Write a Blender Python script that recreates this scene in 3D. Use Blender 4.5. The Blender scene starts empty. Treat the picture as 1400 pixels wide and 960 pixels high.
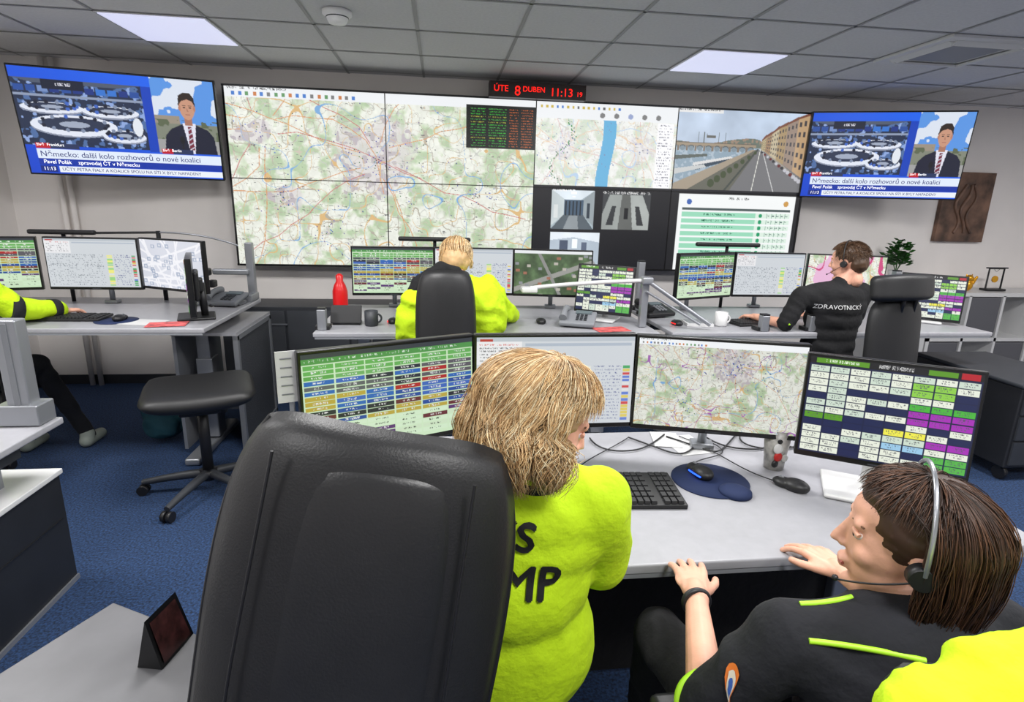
import bpy, bmesh, math, random
import numpy as np
from mathutils import Vector, Matrix, noise
from mathutils.bvhtree import BVHTree
random.seed(3); rng=np.random.default_rng(3)
SC=bpy.context.scene; COL=bpy.context.collection
try:
    SC.view_settings.view_transform='Standard'
except Exception: pass
def lin1(x): return x/12.92 if x<=.04045 else ((x+.055)/1.055)**2.4
def lin(c): return (lin1(c[0]),lin1(c[1]),lin1(c[2]),1)
V=Vector
PENDING=[]
# ---------------------------------------------------------------- materials
MATS={}
def mat(name,c,rough=.5,metal=0,bump=0,bs=60,var=0,vs=8,emit=0,stretch=None,sheen=0):
    if name in MATS: return MATS[name]
    m=bpy.data.materials.new(name); m.use_nodes=True; nt=m.node_tree; N=nt.nodes; L=nt.links
    b=N['Principled BSDF']; b.inputs['Roughness'].default_value=rough; b.inputs['Metallic'].default_value=metal
    b.inputs['Base Color'].default_value=lin(c)
    tc=N.new('ShaderNodeTexCoord'); src=tc.outputs['Object']
    if stretch:
        mp=N.new('ShaderNodeMapping'); mp.inputs['Scale'].default_value=stretch; L.new(src,mp.inputs[0]); src=mp.outputs[0]
    if var>0:
        n=N.new('ShaderNodeTexNoise'); n.inputs['Scale'].default_value=vs; n.inputs['Detail'].default_value=4; L.new(src,n.inputs['Vector'])
        r=N.new('ShaderNodeValToRGB'); r.color_ramp.elements[0].position=.3; r.color_ramp.elements[1].position=.7
        r.color_ramp.elements[0].color=lin([max(0,x*(1-var)) for x in c]); r.color_ramp.elements[1].color=lin([min(1,x*(1+var)) for x in c])
        L.new(n.outputs['Fac'],r.inputs[0]); L.new(r.outputs[0],b.inputs['Base Color'])
    if bump>0:
        n2=N.new('ShaderNodeTexNoise'); n2.inputs['Scale'].default_value=bs; n2.inputs['Detail'].default_value=3; L.new(src,n2.inputs['Vector'])
        bp=N.new('ShaderNodeBump'); bp.inputs['Strength'].default_value=bump; bp.inputs['Distance'].default_value=.01
        L.new(n2.outputs['Fac'],bp.inputs['Height']); L.new(bp.outputs[0],b.inputs['Normal'])
    if emit>0:
        b.inputs['Emission Color'].default_value=lin(c); b.inputs['Emission Strength'].default_value=emit
        try: m.cycles.emission_sampling='NONE'
        except Exception: pass
    if sheen>0: b.inputs['Sheen Weight'].default_value=sheen
    MATS[name]=m; return m
m=bpy.data.materials.new('screen_display'); m.use_nodes=True; b=m.node_tree.nodes['Principled BSDF']
at=m.node_tree.nodes.new('ShaderNodeAttribute'); at.attribute_name='Col'
b.inputs['Base Color'].default_value=(.01,.01,.012,1); b.inputs['Roughness'].default_value=.35
m.node_tree.links.new(at.outputs['Color'],b.inputs['Emission Color']); b.inputs['Emission Strength'].default_value=1.02
try: m.cycles.emission_sampling='NONE'
except Exception: pass
SCREEN=m
BLK=mat('black_plastic',(.10,.10,.11),.45); BZL=mat('bezel_black',(.06,.06,.07),.3)
DGR=mat('dark_grey_laminate',(.20,.21,.23),.5,var=.05); GRY=mat('grey_plastic',(.5,.51,.53),.5)
LGR=mat('light_desk_laminate',(.62,.62,.64),.33,var=.02,vs=30); WHT=mat('white_plastic',(.82,.82,.82),.4)
ALU=mat('aluminium',(.62,.63,.65),.35,.6); CHR=mat('chrome',(.8,.8,.82),.2,1)
LEA=mat('black_upholstery',(.115,.115,.12),.48,bump=.10,bs=260,var=.05,vs=20)
LEA2=mat('black_leather_panel',(.135,.135,.14),.40,bump=.07,bs=220,var=.05,vs=15)
NEON=mat('hi_vis_yellow_fabric',(.74,.88,.05),.85,bump=.35,bs=55,var=.04,vs=5)
NAVY=mat('navy_black_fabric',(.08,.085,.11),.9,bump=.4,bs=40,var=.12,vs=10)
BLKF=mat('black_fabric',(.07,.07,.08),.9,bump=.4,bs=40,var=.1)
SKIN=mat('skin',(.88,.66,.56),.48,bump=.05,bs=200,var=.04,vs=25)
LIP=mat('lips',(.74,.40,.38),.4); EYEW=mat('eye_white',(.82,.78,.76),.2); IRIS=mat('iris',(.15,.18,.2),.2)
# ---------------------------------------------------------------- geometry helpers
CUR=Matrix.Identity(4)
def T(x,y,z): return Matrix.Translation((x,y,z))
def RZ(d): return Matrix.Rotation(math.radians(d),4,'Z')
def RX(d): return Matrix.Rotation(math.radians(d),4,'X')
def RY(d): return Matrix.Rotation(math.radians(d),4,'Y')
def setM(M):
    global CUR; CUR=M
def grp(name,loc=(0,0,0)):
    e=bpy.data.objects.new(name,None); PENDING.append(e); e.empty_display_size=.05
    e.location=loc; return e
def place(o,parent,local=None):
    PENDING.append(o); M=CUR@(local if local is not None else Matrix.Identity(4))
    if parent is not None:
        o.parent=parent; o.matrix_parent_inverse=Matrix.Translation(-parent.location)
    o.matrix_basis=M
    return o
def meshobj(name,verts,faces,mt,parent,smooth=False,local=None):
    me=bpy.data.meshes.new(name); me.from_pydata([tuple(v) for v in verts],[],faces); me.update()
    if mt: me.materials.append(mt)
    if smooth: me.polygons.foreach_set('use_smooth',[True]*len(me.polygons))
    o=bpy.data.objects.new(name,me); return place(o,parent,local)
def box(name,parent,mt,c,s,rot=None,bevel=0,seg=2):
    bm=bmesh.new(); bmesh.ops.create_cube(bm,size=1); bmesh.ops.scale(bm,vec=s,verts=bm.verts)
    if bevel>0: bmesh.ops.bevel(bm,geom=bm.edges[:],offset=min(bevel,min(s)*.45),segments=seg,affect='EDGES',profile=.5)
    me=bpy.data.meshes.new(name); bm.to_mesh(me); bm.free(); me.materials.append(mt)
    if bevel>0: me.polygons.foreach_set('use_smooth',[True]*len(me.polygons)); 
    o=bpy.data.objects.new(name,me); L=T(*c)
    if rot is not None: L=L@rot
    place(o,parent,L)
    if bevel>0:
        md=o.modifiers.new('wn','WEIGHTED_NORMAL')
    return o
def capgeo(p0,p1,r0,r1,seg=16,rings=4):
    p0=V(p0);p1=V(p1); d=(p1-p0); L=d.length
    if L<1e-6: d=V((0,0,1))
    q=d.to_track_quat('Z','Y').to_matrix(); vs=[];fs=[]
    prof=[]
    for i in range(rings+1):
        a=-math.pi/2+math.pi/2*i/rings; prof.append((r0*math.cos(a),r0*math.sin(a)))
    for i in range(rings+1):
        a=math.pi/2*i/rings; prof.append((r1*math.cos(a),L+r1*math.sin(a)))
    prof=prof[1:-1]
    vs.append(p0+q@V((0,0,-r0)))
    for (r,z) in prof:
        for k in range(seg):
            t=2*math.pi*k/seg; vs.append(p0+q@V((r*math.cos(t),r*math.sin(t),z)))
    vs.append(p0+q@V((0,0,L+r1)))
    n=len(prof)
    for k in range(seg): fs.append((0,1+(k+1)%seg,1+k))
    for i in range(n-1):
        for k in range(seg):
            a=1+i*seg+k;b_=1+i*seg+(k+1)%seg; fs.append((a,b_,b_+seg,a+seg))
    e=len(vs)-1; base=1+(n-1)*seg
    for k in range(seg): fs.append((base+k,base+(k+1)%seg,e))
    return vs,fs
def ellgeo(c,r,R=None,seg=20,rings=12):
    vs=[];fs=[];c=V(c)
    R=R or Matrix.Identity(3)
    vs.append(c+R@V((0,0,-r[2])))
    for i in range(1,rings):
        a=-math.pi/2+math.pi*i/rings
        for k in range(seg):
            t=2*math.pi*k/seg; vs.append(c+R@V((r[0]*math.cos(a)*math.cos(t),r[1]*math.cos(a)*math.sin(t),r[2]*math.sin(a))))
    vs.append(c+R@V((0,0,r[2])))
    for k in range(seg): fs.append((0,1+(k+1)%seg,1+k))
    for i in range(rings-2):
        for k in range(seg):
            a=1+i*seg+k;b_=1+i*seg+(k+1)%seg; fs.append((a,b_,b_+seg,a+seg))
    e=len(vs)-1;base=1+(rings-2)*seg
    for k in range(seg): fs.append((base+k,base+(k+1)%seg,e))
    return vs,fs
def cap(p0,p1,r0,r1=None): return capgeo(p0,p1,r0,r0 if r1 is None else r1)
def ell(c,r,R=None): return ellgeo(c,r,R)
def join(parts):
    vs=[];fs=[]
    for (v,f) in parts:
        o=len(vs); vs+=v; fs+=[tuple(i+o for i in q) for q in f]
    return vs,fs
def xf(parts,M):
    return [([M@v for v in p[0]],p[1]) for p in parts]
def blob(name,parent,mt,parts,voxel=.01,sm=4,wrinkle=0,ws=8,local=None):
    vs,fs=join(parts)
    me=bpy.data.meshes.new(name); me.from_pydata([tuple(v) for v in vs],[],fs)
    o=bpy.data.objects.new(name,me); COL.objects.link(o)
    r=o.modifiers.new('r','REMESH'); r.mode='VOXEL'; r.voxel_size=voxel
    s=o.modifiers.new('s','SMOOTH'); s.iterations=sm; s.factor=.5
    dg=bpy.context.evaluated_depsgraph_get(); m2=bpy.data.meshes.new_from_object(o.evaluated_get(dg))
    bpy.data.objects.remove(o); bpy.data.meshes.remove(me)
    if wrinkle>0:
        for v in m2.vertices:
            p=v.co; w1=noise.noise(p*ws*.5+V((3,1,7)))*1.2
            a=V((p.x*ws*.8+w1,p.y*ws*.8-w1,p.z*ws*1.3+p.x*ws*.8+w1)); b_=V((p.x*ws*2.1-p.z*ws,p.y*ws*2.1+w1,p.z*ws*2.0+w1+9))
            k=(1-2.4*abs(noise.noise(a)))*.8+(1-2.6*abs(noise.noise(b_)))*.16-.25
            v.co=p+v.normal*(wrinkle*k)
    m2.polygons.foreach_set('use_smooth',[True]*len(m2.polygons)); m2.materials.clear(); m2.materials.append(mt); m2.name=name
    o=bpy.data.objects.new(name,m2); return place(o,parent,local)
def cyl(name,parent,mt,p0,p1,r0,r1=None,seg=20):
    r1=r0 if r1 is None else r1
    p0=V(p0);p1=V(p1);d=p1-p0;q=d.to_track_quat('Z','Y').to_matrix();vs=[];fs=[]
    for (p,r) in ((p0,r0),(p1,r1)):
        for k in range(seg):
            t=2*math.pi*k/seg; vs.append(p+q@V((r*math.cos(t),r*math.sin(t),0)))
    for k in range(seg): fs.append((k,(k+1)%seg,seg+(k+1)%seg,seg+k))
    fs.append(tuple(range(seg-1,-1,-1)));fs.append(tuple(range(seg,2*seg)))
    o=meshobj(name,vs,fs,mt,parent)
    for p in o.data.polygons: p.use_smooth=len(p.vertices)==4
    return o
def lathe(name,parent,mt,prof,c,seg=28):
    vs=[];fs=[];n=len(prof)
    for (r,z) in prof:
        for k in range(seg):
            t=2*math.pi*k/seg; vs.append((c[0]+r*math.cos(t),c[1]+r*math.sin(t),c[2]+z))
    for i in range(n-1):
        for k in range(seg):
            fs.append((i*seg+k,i*seg+(k+1)%seg,(i+1)*seg+(k+1)%seg,(i+1)*seg+k))
    fs.append(tuple(range(seg-1,-1,-1)))
    return meshobj(name,vs,fs,mt,parent,True)
def tube(name,parent,mt,pts,r,cyclic=False,smooth=True,radii=None):
    cu=bpy.data.curves.new(name,'CURVE'); cu.dimensions='3D'; cu.bevel_depth=r; cu.bevel_resolution=3
    s=cu.splines.new('NURBS' if smooth and len(pts)>2 else 'POLY'); s.points.add(len(pts)-1)
    for i,p in enumerate(pts):
        s.points[i].co=(*p,1); 
        if radii: s.points[i].radius=radii[i]
    if s.type=='NURBS': s.order_u=min(4,len(pts)); s.use_endpoint_u=not cyclic
    s.use_cyclic_u=cyclic; cu.materials.append(mt); cu.use_fill_caps=True
    return place(bpy.data.objects.new(name,cu),parent)
def txt(name,parent,body,size,mt,M,align='LEFT',ext=.0005):
    cu=bpy.data.curves.new(name,'FONT'); cu.body=body; cu.size=size; cu.align_x=align; cu.extrude=ext
    cu.materials.append(mt); return place(bpy.data.objects.new(name,cu),parent,M)
# ---------------------------------------------------------------- raster drawing for displays
class Im:
    def __init__(s,w,h,c=(1,1,1)):
        s.w,s.h=w,h; s.a=np.zeros((h,w,3)); s.a[:]=c
        yy,xx=np.mgrid[0:h,0:w]; s.u=(xx+.5)/w; s.v=(yy+.5)/h
    def rect(s,u0,v0,u1,v1,c):
        s.a[int(round(v0*s.h)):max(int(round(v1*s.h)),int(round(v0*s.h))+1),int(round(u0*s.w)):max(int(round(u1*s.w)),int(round(u0*s.w))+1)]=c
    def ell(s,cu,cv,ru,rv,c,lim=None):
        m=((s.u-cu)/ru)**2+((s.v-cv)/rv)**2<1
        if lim is not None: m&=lim
        s.a[m]=c
    def seg(s,p,q,t,c):
        asp=s.h/s.w; px,py=p[0],p[1]*asp;qx,qy=q[0],q[1]*asp; dx,dy=qx-px,qy-py; L=dx*dx+dy*dy+1e-9
        k=np.clip(((s.u-px)*dx+(s.v*asp-py)*dy)/L,0,1); d=np.hypot(s.u-px-k*dx,s.v*asp-py-k*dy); s.a[d<t]=c
    def poly(s,pts,c,lim=None):
        m=np.zeros_like(s.u,bool); n=len(pts)
        for i in range(n):
            x0,y0=pts[i];x1,y1=pts[(i+1)%n]
            if y0==y1: continue
            cond=((y0>s.v)!=(y1>s.v))&(s.u<(x1-x0)*(s.v-y0)/(y1-y0)+x0); m^=cond
        if lim is not None: m&=lim
        s.a[m]=c
    def text(s,u0,v0,u1,v1,c,fill=.55,gap=.18):
        y0=int(v0*s.h);y1=max(int(v1*s.h),y0+1);x=int(u0*s.w);x1=min(int(u1*s.w),s.w)
        while x<x1:
            if random.random()<gap: x+=2; continue
            col=s.a[y0:y1,x:x+1]; k=rng.random((y1-y0,1,1))<fill
            s.a[y0:y1,x:x+1]=np.where(k[:col.shape[0]],np.array(c),col); x+=1
def vn(h,w,cells,oct=3,seed=0):
    r=np.random.default_rng(seed); out=np.zeros((h,w)); amp=1;tot=0
    for o in range(oct):
        cx=max(2,int(cells*2**o)); cy=max(2,int(cells*2**o*h/w))
        g=r.random((cy+2,cx+2)); y=np.linspace(0,cy,h);x=np.linspace(0,cx,w)
        yi=np.minimum(y.astype(int),cy);xi=np.minimum(x.astype(int),cx); fy=y-yi;fx=x-xi; fy=fy*fy*(3-2*fy);fx=fx*fx*(3-2*fx)
        a=g[yi][:,xi];b_=g[yi][:,xi+1];c=g[yi+1][:,xi];d=g[yi+1][:,xi+1]
        out+=amp*((a*(1-fx)+b_*fx)*(1-fy[:,None])+(c*(1-fx)+d*fx)*fy[:,None]); tot+=amp; amp*=.5
    return out/tot
def mapimg(w,h,seed,cells=7,cities=((.47,.4,.13),),dots=150,purple=False,green=1.0):
    im=Im(w,h,(.93,.94,.90)); n=vn(h,w,cells*3,4,seed)
    k=np.clip((n-.48)*9,0,1)[...,None]*green; im.a=im.a*(1-k)+np.array([.80,.86,.74])*k
    k=np.clip((n-.60)*14,0,1)[...,None]*green; im.a=im.a*(1-k)+np.array([.70,.79,.64])*k
    g=vn(h,w,cells*9,2,seed+2); im.a*= (.94+.09*g[...,None])
    for (cu,cv,cr) in cities:
        d=np.hypot(im.u-cu,(im.v-cv)*h/w)+.12*(vn(h,w,14,2,seed+3)-.5)
        k=np.clip((cr-d)/cr*2.5,0,.8)[...,None]; im.a=im.a*(1-k)+np.array([.85,.83,.83])*k
        im.a[(d<cr*.9)&(vn(h,w,70,1,seed+6)>.62)]=(.74,.71,.73)
    for (q,th,c) in ((4.5,.018,(.78,.79,.76)),(5.7,.016,(.80,.76,.70)),(3.1,.013,(.70,.68,.62)),(2.1,.010,(.86,.72,.50))):
        nn=vn(h,w,cells*q,1,seed+int(q*10)); im.a[abs(nn-.5)<th]=c
    rn=random.Random(seed)
    for (cu,cv,cr) in cities[:2]:
        nr=9
        for i in range(nr):
            a=i*6.283/nr+rn.random()*.4; u,v=cu,cv
            for s_ in range(9):
                a+=rn.gauss(0,.22); L=.06; u2=u+L*math.cos(a);v2=v+L*math.sin(a)*w/h
                if s_>0: im.seg((u,v),(u2,v2),.0012 if w>300 else .0020,(.84,.60,.42) if i%3 else (.78,.48,.46))
                u,v=u2,v2
    n4=vn(h,w,cells*.8,2,seed+7); im.a[abs(n4-.47)<.0035]=(.50,.68,.86)
    if purple:
        im.a[abs(vn(h,w,cells*1.3,2,seed+41)-.52)<.0055]=(.66,.42,.72)
    for i in range(dots):
        cu,cv,cr=random.choice(cities[:1]*3+tuple(cities)); a=random.random()*6.28; d=abs(random.gauss(0,cr*1.6))
        u=cu+d*math.cos(a);v=cv+d*math.sin(a)*w/h*.8
        if .01<u<.99 and .06<v<.98: im.rect(u,v,u+2/w,v+2/h,random.choice([(.2,.2,.6),(.35,.25,.6),(.15,.45,.2),(.1,.1,.2),(.3,.4,.8)]))
    for i in range(int(w*h/420)):
        u=random.random()*.95;v=.06+random.random()*.9; im.text(u,v,u+random.uniform(4,9)/w,v+1.1/h,(.42,.42,.42),.7,.1)
    return im
def toolbar(im,hh=.05):
    im.rect(0,0,1,hh,(.93,.94,.95)); im.text(.01,.008,.2,.02,(.3,.3,.3))
    for i in range(18):
        u=.02+i*.022+random.random()*.004; im.rect(u,hh*.5,u+.010,hh*.85,random.choice([(.3,.5,.8),(.8,.5,.3),(.4,.6,.4),(.5,.5,.5)]))
def bigmap():
    im=mapimg(600,338,4,9,((.47,.38,.13),(.10,.22,.05),(.30,.80,.04),(.8,.55,.04),(.16,.6,.04)),260,green=.8); toolbar(im,.06)
    im.rect(.765,.04,1,.285,(.05,.06,.05))
    for r in range(15):
        v=.06+r*.0148; c=random.choice([(.2,.65,.2),(.60,.62,.2),(.25,.60,.25)])
        for (a,b_) in ((.78,.83),(.84,.90),(.91,.94),(.95,.99)): im.text(a,v,b_,v+.007,c if a<.9 else (.7,.35,.15),.6,.1)
    return im
def rivermap():
    im=mapimg(230,130,31,6,((.2,.5,.1),(.75,.5,.1)),30); im.a[:]=im.a*.5+np.array([.96,.96,.97])*.5
    bx=.50+.02*np.sin(im.v*5); m=abs(im.u-bx)<.045; im.a[m]=(.42,.70,.86)
    for s_ in range(60):
        bu=.18+.08*math.sin(s_/9)+random.gauss(0,.01); v=.15+s_/72; im.rect(bu,v,bu+.008,v+.012,random.choice([(.2,.55,.3),(.3,.5,.35)]))
    for s_ in range(70):
        bu=random.random()*.82;v=.15+random.random()*.8; im.rect(bu,v,bu+.006,v+.01,(.5,.55,.7))
    im.rect(.86,.2,.98,.97,(.97,.97,.98)); 
    for r in range(22): im.text(.87,.22+r*.034,.97,.235+r*.034,(.5,.5,.55),.5,.2)
    im.rect(0,0,1,.19,(.93,.94,.95))
    for i in range(16): im.rect(.03+i*.036,.05,.045+i*.036,.08,random.choice([(.3,.5,.8),(.4,.4,.4),(.8,.7,.3)]))
    for i in range(5): im.ell(.46+i*.10,.14,.018,.03,random.choice([(.6,.65,.8),(.3,.4,.7),(.5,.5,.5)]))
    im.rect(0,.97,1,1,(.1,.1,.12)); return im
def camimg():
    W,H=280,158; im=Im(W,H,(.76,.82,.90)); n=vn(H,W,5,4,8); im.a=im.a*(.82+.3*n[...,None]); im.a=np.clip(im.a,0,1)
    hz=.33+.06*vn(H,W,9,3,9)+.03*np.sin(im.u*9); im.a[im.v>hz]=(.42,.46,.42)
    im.a[(im.v>hz)&(vn(H,W,60,2,4)>.55)]=(.60,.52,.45)
    for u in (.16,.20,.31,.36): im.rect(u,.27,u+.006,.40,(.35,.38,.36))
    im.rect(.22,.31,.29,.34,(.40,.40,.38)); im.rect(.22,.29,.225,.32,(.3,.3,.3))
    im.a[im.v>.44]=(.56,.64,.70); im.a[(im.v>.44)&(vn(H,W,50,2,3)>.57)]=(.67,.73,.78)
    im.rect(.0,.405,.60,.435,(.62,.56,.48)); im.rect(.0,.40,.60,.406,(.35,.33,.30))
    for i in range(9):
        im.rect(.01+i*.064,.435,.026+i*.064,.50,(.50,.45,.40)); im.ell(.05+i*.064,.455,.022,.025,(.34,.36,.36)); im.ell(.05+i*.064,.47,.020,.028,(.50,.56,.60))
    im.poly([(0,.56),(.24,.53),(.24,.56),(0,.61)],(.35,.38,.36)); im.poly([(.14,.64),(.42,.55),(.44,.58),(.14,.70)],(.85,.85,.85)); im.poly([(.14,.68),(.44,.57),(.44,.59),(.16,.73)],(.22,.28,.34)); im.poly([(.0,.72),(.22,.66),(.24,.69),(.0,.79)],(.78,.79,.79))
    im.poly([(.62,.46),(.67,.46),(1,.80),(1,1),(.36,1)],(.46,.46,.47))
    im.poly([(.585,.46),(.62,.46),(.42,1),(.0,1),(.0,.93)],(.40,.40,.36)); im.poly([(.575,.46),(.60,.46),(.10,.98),(.0,.99),(.0,.90)],(.64,.59,.52))
    im.seg((.615,.46),(.38,1),.007,(.28,.30,.28)); im.seg((.635,.46),(.60,1),.003,(.85,.85,.82)); im.seg((.65,.46),(.78,1),.003,(.8,.8,.8)); im.seg((.665,.46),(.99,.86),.008,(.62,.60,.56))
    cols=[(.72,.66,.52),(.64,.53,.42),(.76,.71,.60),(.66,.57,.43),(.60,.53,.48),(.74,.62,.48)]
    us=[.64,.67,.71,.76,.82,.90,1.01]; tp=[.33,.28,.24,.17,.12,.05,-.02]; bt=[.46,.48,.52,.57,.63,.71,.82]
    for i in range(6):
        im.poly([(us[i],tp[i]),(us[i+1],tp[i+1]-.01),(us[i+1],bt[i+1]),(us[i],bt[i])],cols[i]); im.poly([(us[i],tp[i]),(us[i+1],tp[i+1]-.01),(us[i+1],tp[i+1]+.03),(us[i],tp[i]+.025)],(.48,.31,.25))
        for a in range(3):
            for b_ in range(5):
                f=(a+.3)/3; u=us[i]+(us[i+1]-us[i])*f; t=tp[i]+(tp[i+1]-tp[i])*f+.04; bb=bt[i]+(bt[i+1]-bt[i])*f; v=t+(bb-t)*(b_+.2)/5.2; im.rect(u,v,min(1,u+(us[i+1]-us[i])*.15),v+(bb-t)*.09,(.30,.29,.30))
    for i in range(14):
        u=.65+i*.024; v=.49+i*.026; im.ell(u,v,.009+.0006*i,.013+.001*i,random.choice([(.2,.2,.22),(.75,.75,.78),(.4,.15,.15),(.3,.3,.34)]))
    for i in range(8): im.ell(.60-i*.045,.50+i*.055,.012+.002*i,.022+.004*i,(.27,.31,.21))
    im.rect(0,0,.33,.05,(.9,.9,.9)); im.text(.01,.01,.3,.03,(.2,.2,.2)); im.rect(0,.97,1,1,(.1,.1,.12)); return im
def cctv():
    im=Im(230,130,(.075,.075,.09)); n=vn(130,230,8,3,2)
    im.rect(.13,.02,.44,.50,(.66,.72,.75)); im.poly([(.13,.02),(.44,.02),(.34,.14),(.23,.14)],(.88,.92,.95)); im.poly([(.13,.02),(.22,.13),(.22,.33),(.13,.46)],(.78,.82,.83)); im.poly([(.44,.02),(.36,.13),(.36,.33),(.44,.46)],(.60,.64,.66))
    im.rect(.22,.14,.36,.32,(.28,.36,.44)); im.poly([(.22,.32),(.36,.32),(.44,.50),(.13,.50)],(.34,.38,.41)); im.poly([(.26,.33),(.32,.33),(.33,.50),(.22,.50)],(.55,.58,.60))
    for i in range(5): im.rect(.23+i*.026,.15,.238+i*.026,.33,(.10,.12,.14))
    im.rect(.27,.04,.31,.07,(1,1,1)); im.rect(.28,.09,.30,.11,(1,1,1)); im.rect(.385,.18,.41,.36,(.20,.24,.28)); im.rect(.15,.2,.18,.36,(.88,.90,.90))
    im.rect(.50,.03,.85,.49,(.24,.25,.26)); im.poly([(.55,.06),(.64,.06),(.62,.49),(.50,.49),(.50,.3)],(.60,.62,.61)); im.poly([(.70,.06),(.79,.06),(.85,.3),(.85,.49),(.73,.49)],(.66,.68,.67))
    im.poly([(.64,.06),(.70,.06),(.73,.49),(.62,.49)],(.38,.39,.38)); im.rect(.66,.22,.69,.36,(.08,.08,.09)); im.poly([(.57,.2),(.60,.2),(.58,.44),(.53,.44)],(.2,.21,.22)); im.poly([(.74,.2),(.77,.2),(.81,.44),(.76,.44)],(.2,.21,.22))
    im.text(.50,.03,.85,.06,(.8,.8,.8)); im.text(.13,.02,.3,.045,(.95,.95,.95))
    im.rect(.13,.54,.49,.98,(.70,.75,.80)); im.poly([(.13,.54),(.49,.54),(.49,.66),(.3,.60),(.13,.64)],(.90,.93,.96)); im.poly([(.13,.98),(.2,.80),(.42,.80),(.49,.98)],(.60,.60,.61)); im.rect(.2,.64,.26,.80,(.30,.34,.42)); im.rect(.36,.66,.40,.80,(.36,.40,.48)); im.rect(.29,.62,.33,.74,(.95,.98,1))
    im.a=np.clip(im.a*(.93+.14*n[...,None]),0,1); return im
def tableimg():
    im=Im(230,130,(.10,.10,.11)); im.rect(.06,.02,.96,1,(.95,.96,.96)); im.ell(.14,.12,.02,.035,(.25,.4,.7)); im.ell(.89,.12,.02,.035,(.8,.6,.3))
    im.text(.44,.06,.6,.09,(.3,.3,.3)); im.rect(.09,.19,.93,.22,(.3,.35,.35))
    for r in range(9):
        v=.25+r*.08; im.rect(.09,v,.93,v+.055,(.60,.85,.73)); im.text(.25,v+.015,.5,v+.035,(.1,.4,.3),.6)
        im.rect(.66,v,.93,v+.055,(.86,.93,.88)); im.ell(.70,v+.027,.015,.026,(.1,.6,.4))
        for q in range(5): im.rect(.75+q*.035,v,.753+q*.035,v+.055,(.5,.65,.58)); im.text(.757+q*.035,v+.02,.775+q*.035,v+.035,(.3,.4,.4),.6,.1)
    return im
def news():
    w,h=320,180; im=Im(w,h,(.10,.30,.72)); im.a[:]=np.array([.05,.26,.78])+ (im.u*.2+.15*(1-im.v))[...,None]*np.array([.2,.45,.5])
    L=(im.u<.62)&(im.v>.10)&(im.v<.72)
    im.a[L]=(.12,.17,.28); n=vn(h,w,34,2,5); im.a[L&(n>.60)]=(.30,.42,.62); im.a[L&(vn(h,w,50,1,15)>.8)]=(.55,.65,.85)
    for i in range(11): im.rect(.01+i*.055,.16,.055+i*.055,.215,random.choice([(.2,.45,.8),(.15,.3,.6),(.45,.55,.75),(.1,.2,.5)]))
    im.rect(.0,.24,.62,.262,(.55,.60,.70)); im.poly([(.0,.10),(.62,.10),(.5,.14),(.1,.14)],(.30,.34,.42))
    im.rect(.14,.10,.34,.19,(.05,.09,.18)); im.text(.2,.13,.28,.16,(.85,.85,.9),.7)
    for (cu,cv,ru,rv) in ((.17,.36,.15,.05),(.45,.37,.14,.055),(.26,.52,.21,.10),(.50,.60,.11,.06)):
        im.ell(cu,cv+.015,ru,rv,(.55,.58,.66),L); im.ell(cu,cv,ru,rv,(.88,.90,.95),L); im.ell(cu,cv-.012,ru*.80,rv*.66,(.16,.20,.30),L)
        for k in range(14):
            a=k*.45; im.ell(cu+ru*.78*math.cos(a),cv-.02+rv*.66*math.sin(a),.010,.018,random.choice([(.08,.1,.18),(.25,.4,.75),(.5,.55,.65),(.08,.1,.18)]),L)
        im.ell(cu,cv-.01,ru*.35,rv*.3,(.62,.66,.74),L)
    im.ell(.575,.5,.025,.09,(.88,.9,.93),L)
    R=(im.u>.67)&(im.v>.0)&(im.v<.74); cl=vn(h,w,7,4,12); im.a[R]=(.35,.58,.88)
    im.a[R&(cl>.5)]=(.85,.88,.93); im.a[R&(im.v>.36)&(im.u<.80)]=(.60,.56,.50); im.a[R&(im.v>.44)]=(.50,.52,.46); im.a[R&(im.v>.40)&(vn(h,w,30,2,2)>.55)]=(.36,.40,.30)
    im.a[R&(im.v>.60)]=(.62,.62,.62)
    im.poly([(.70,.74),(.715,.56),(.75,.49),(.81,.44),(.88,.44),(.945,.49),(.975,.56),(.985,.74)],(.10,.11,.19),R)
    im.poly([(.812,.43),(.882,.43),(.862,.74),(.838,.74)],(.88,.88,.93),R); im.poly([(.838,.46),(.856,.46),(.862,.70),(.834,.70)],(.45,.14,.22),R)
    for k in range(5): im.seg((.836,.50+k*.05),(.860,.47+k*.05),.003,(.8,.8,.85))
    im.rect(.826,.34,.866,.45,(.66,.46,.38)); im.ell(.846,.275,.040,.118,(.78,.58,.48),R); im.poly([(.80,.26),(.806,.16),(.835,.125),(.87,.13),(.888,.18),(.89,.26),(.877,.21),(.85,.19),(.82,.21)],(.17,.12,.09),R)
    im.rect(.822,.248,.840,.256,(.2,.13,.1)); im.rect(.854,.248,.872,.256,(.2,.13,.1)); im.rect(.826,.268,.838,.277,(.12,.1,.1)); im.rect(.856,.268,.868,.277,(.12,.1,.1)); im.rect(.834,.338,.860,.346,(.58,.30,.28)); im.poly([(.846,.27),(.852,.31),(.842,.312)],(.66,.45,.36)); im.ell(.807,.28,.006,.03,(.72,.5,.4),R); im.ell(.885,.28,.006,.03,(.72,.5,.4),R)
    im.ell(.800,.60,.014,.04,(.08,.08,.1),R); im.rect(.797,.62,.803,.72,(.1,.1,.1))
    im.rect(.62,.1,.67,.74,(.05,.25,.72))
    im.rect(.05,.70,.12,.75,(.75,.1,.15)); im.rect(.12,.70,.26,.75,(.15,.2,.35)); im.rect(.68,.70,.74,.75,(.75,.1,.15)); im.rect(.74,.70,.85,.75,(.15,.2,.35))
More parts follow.
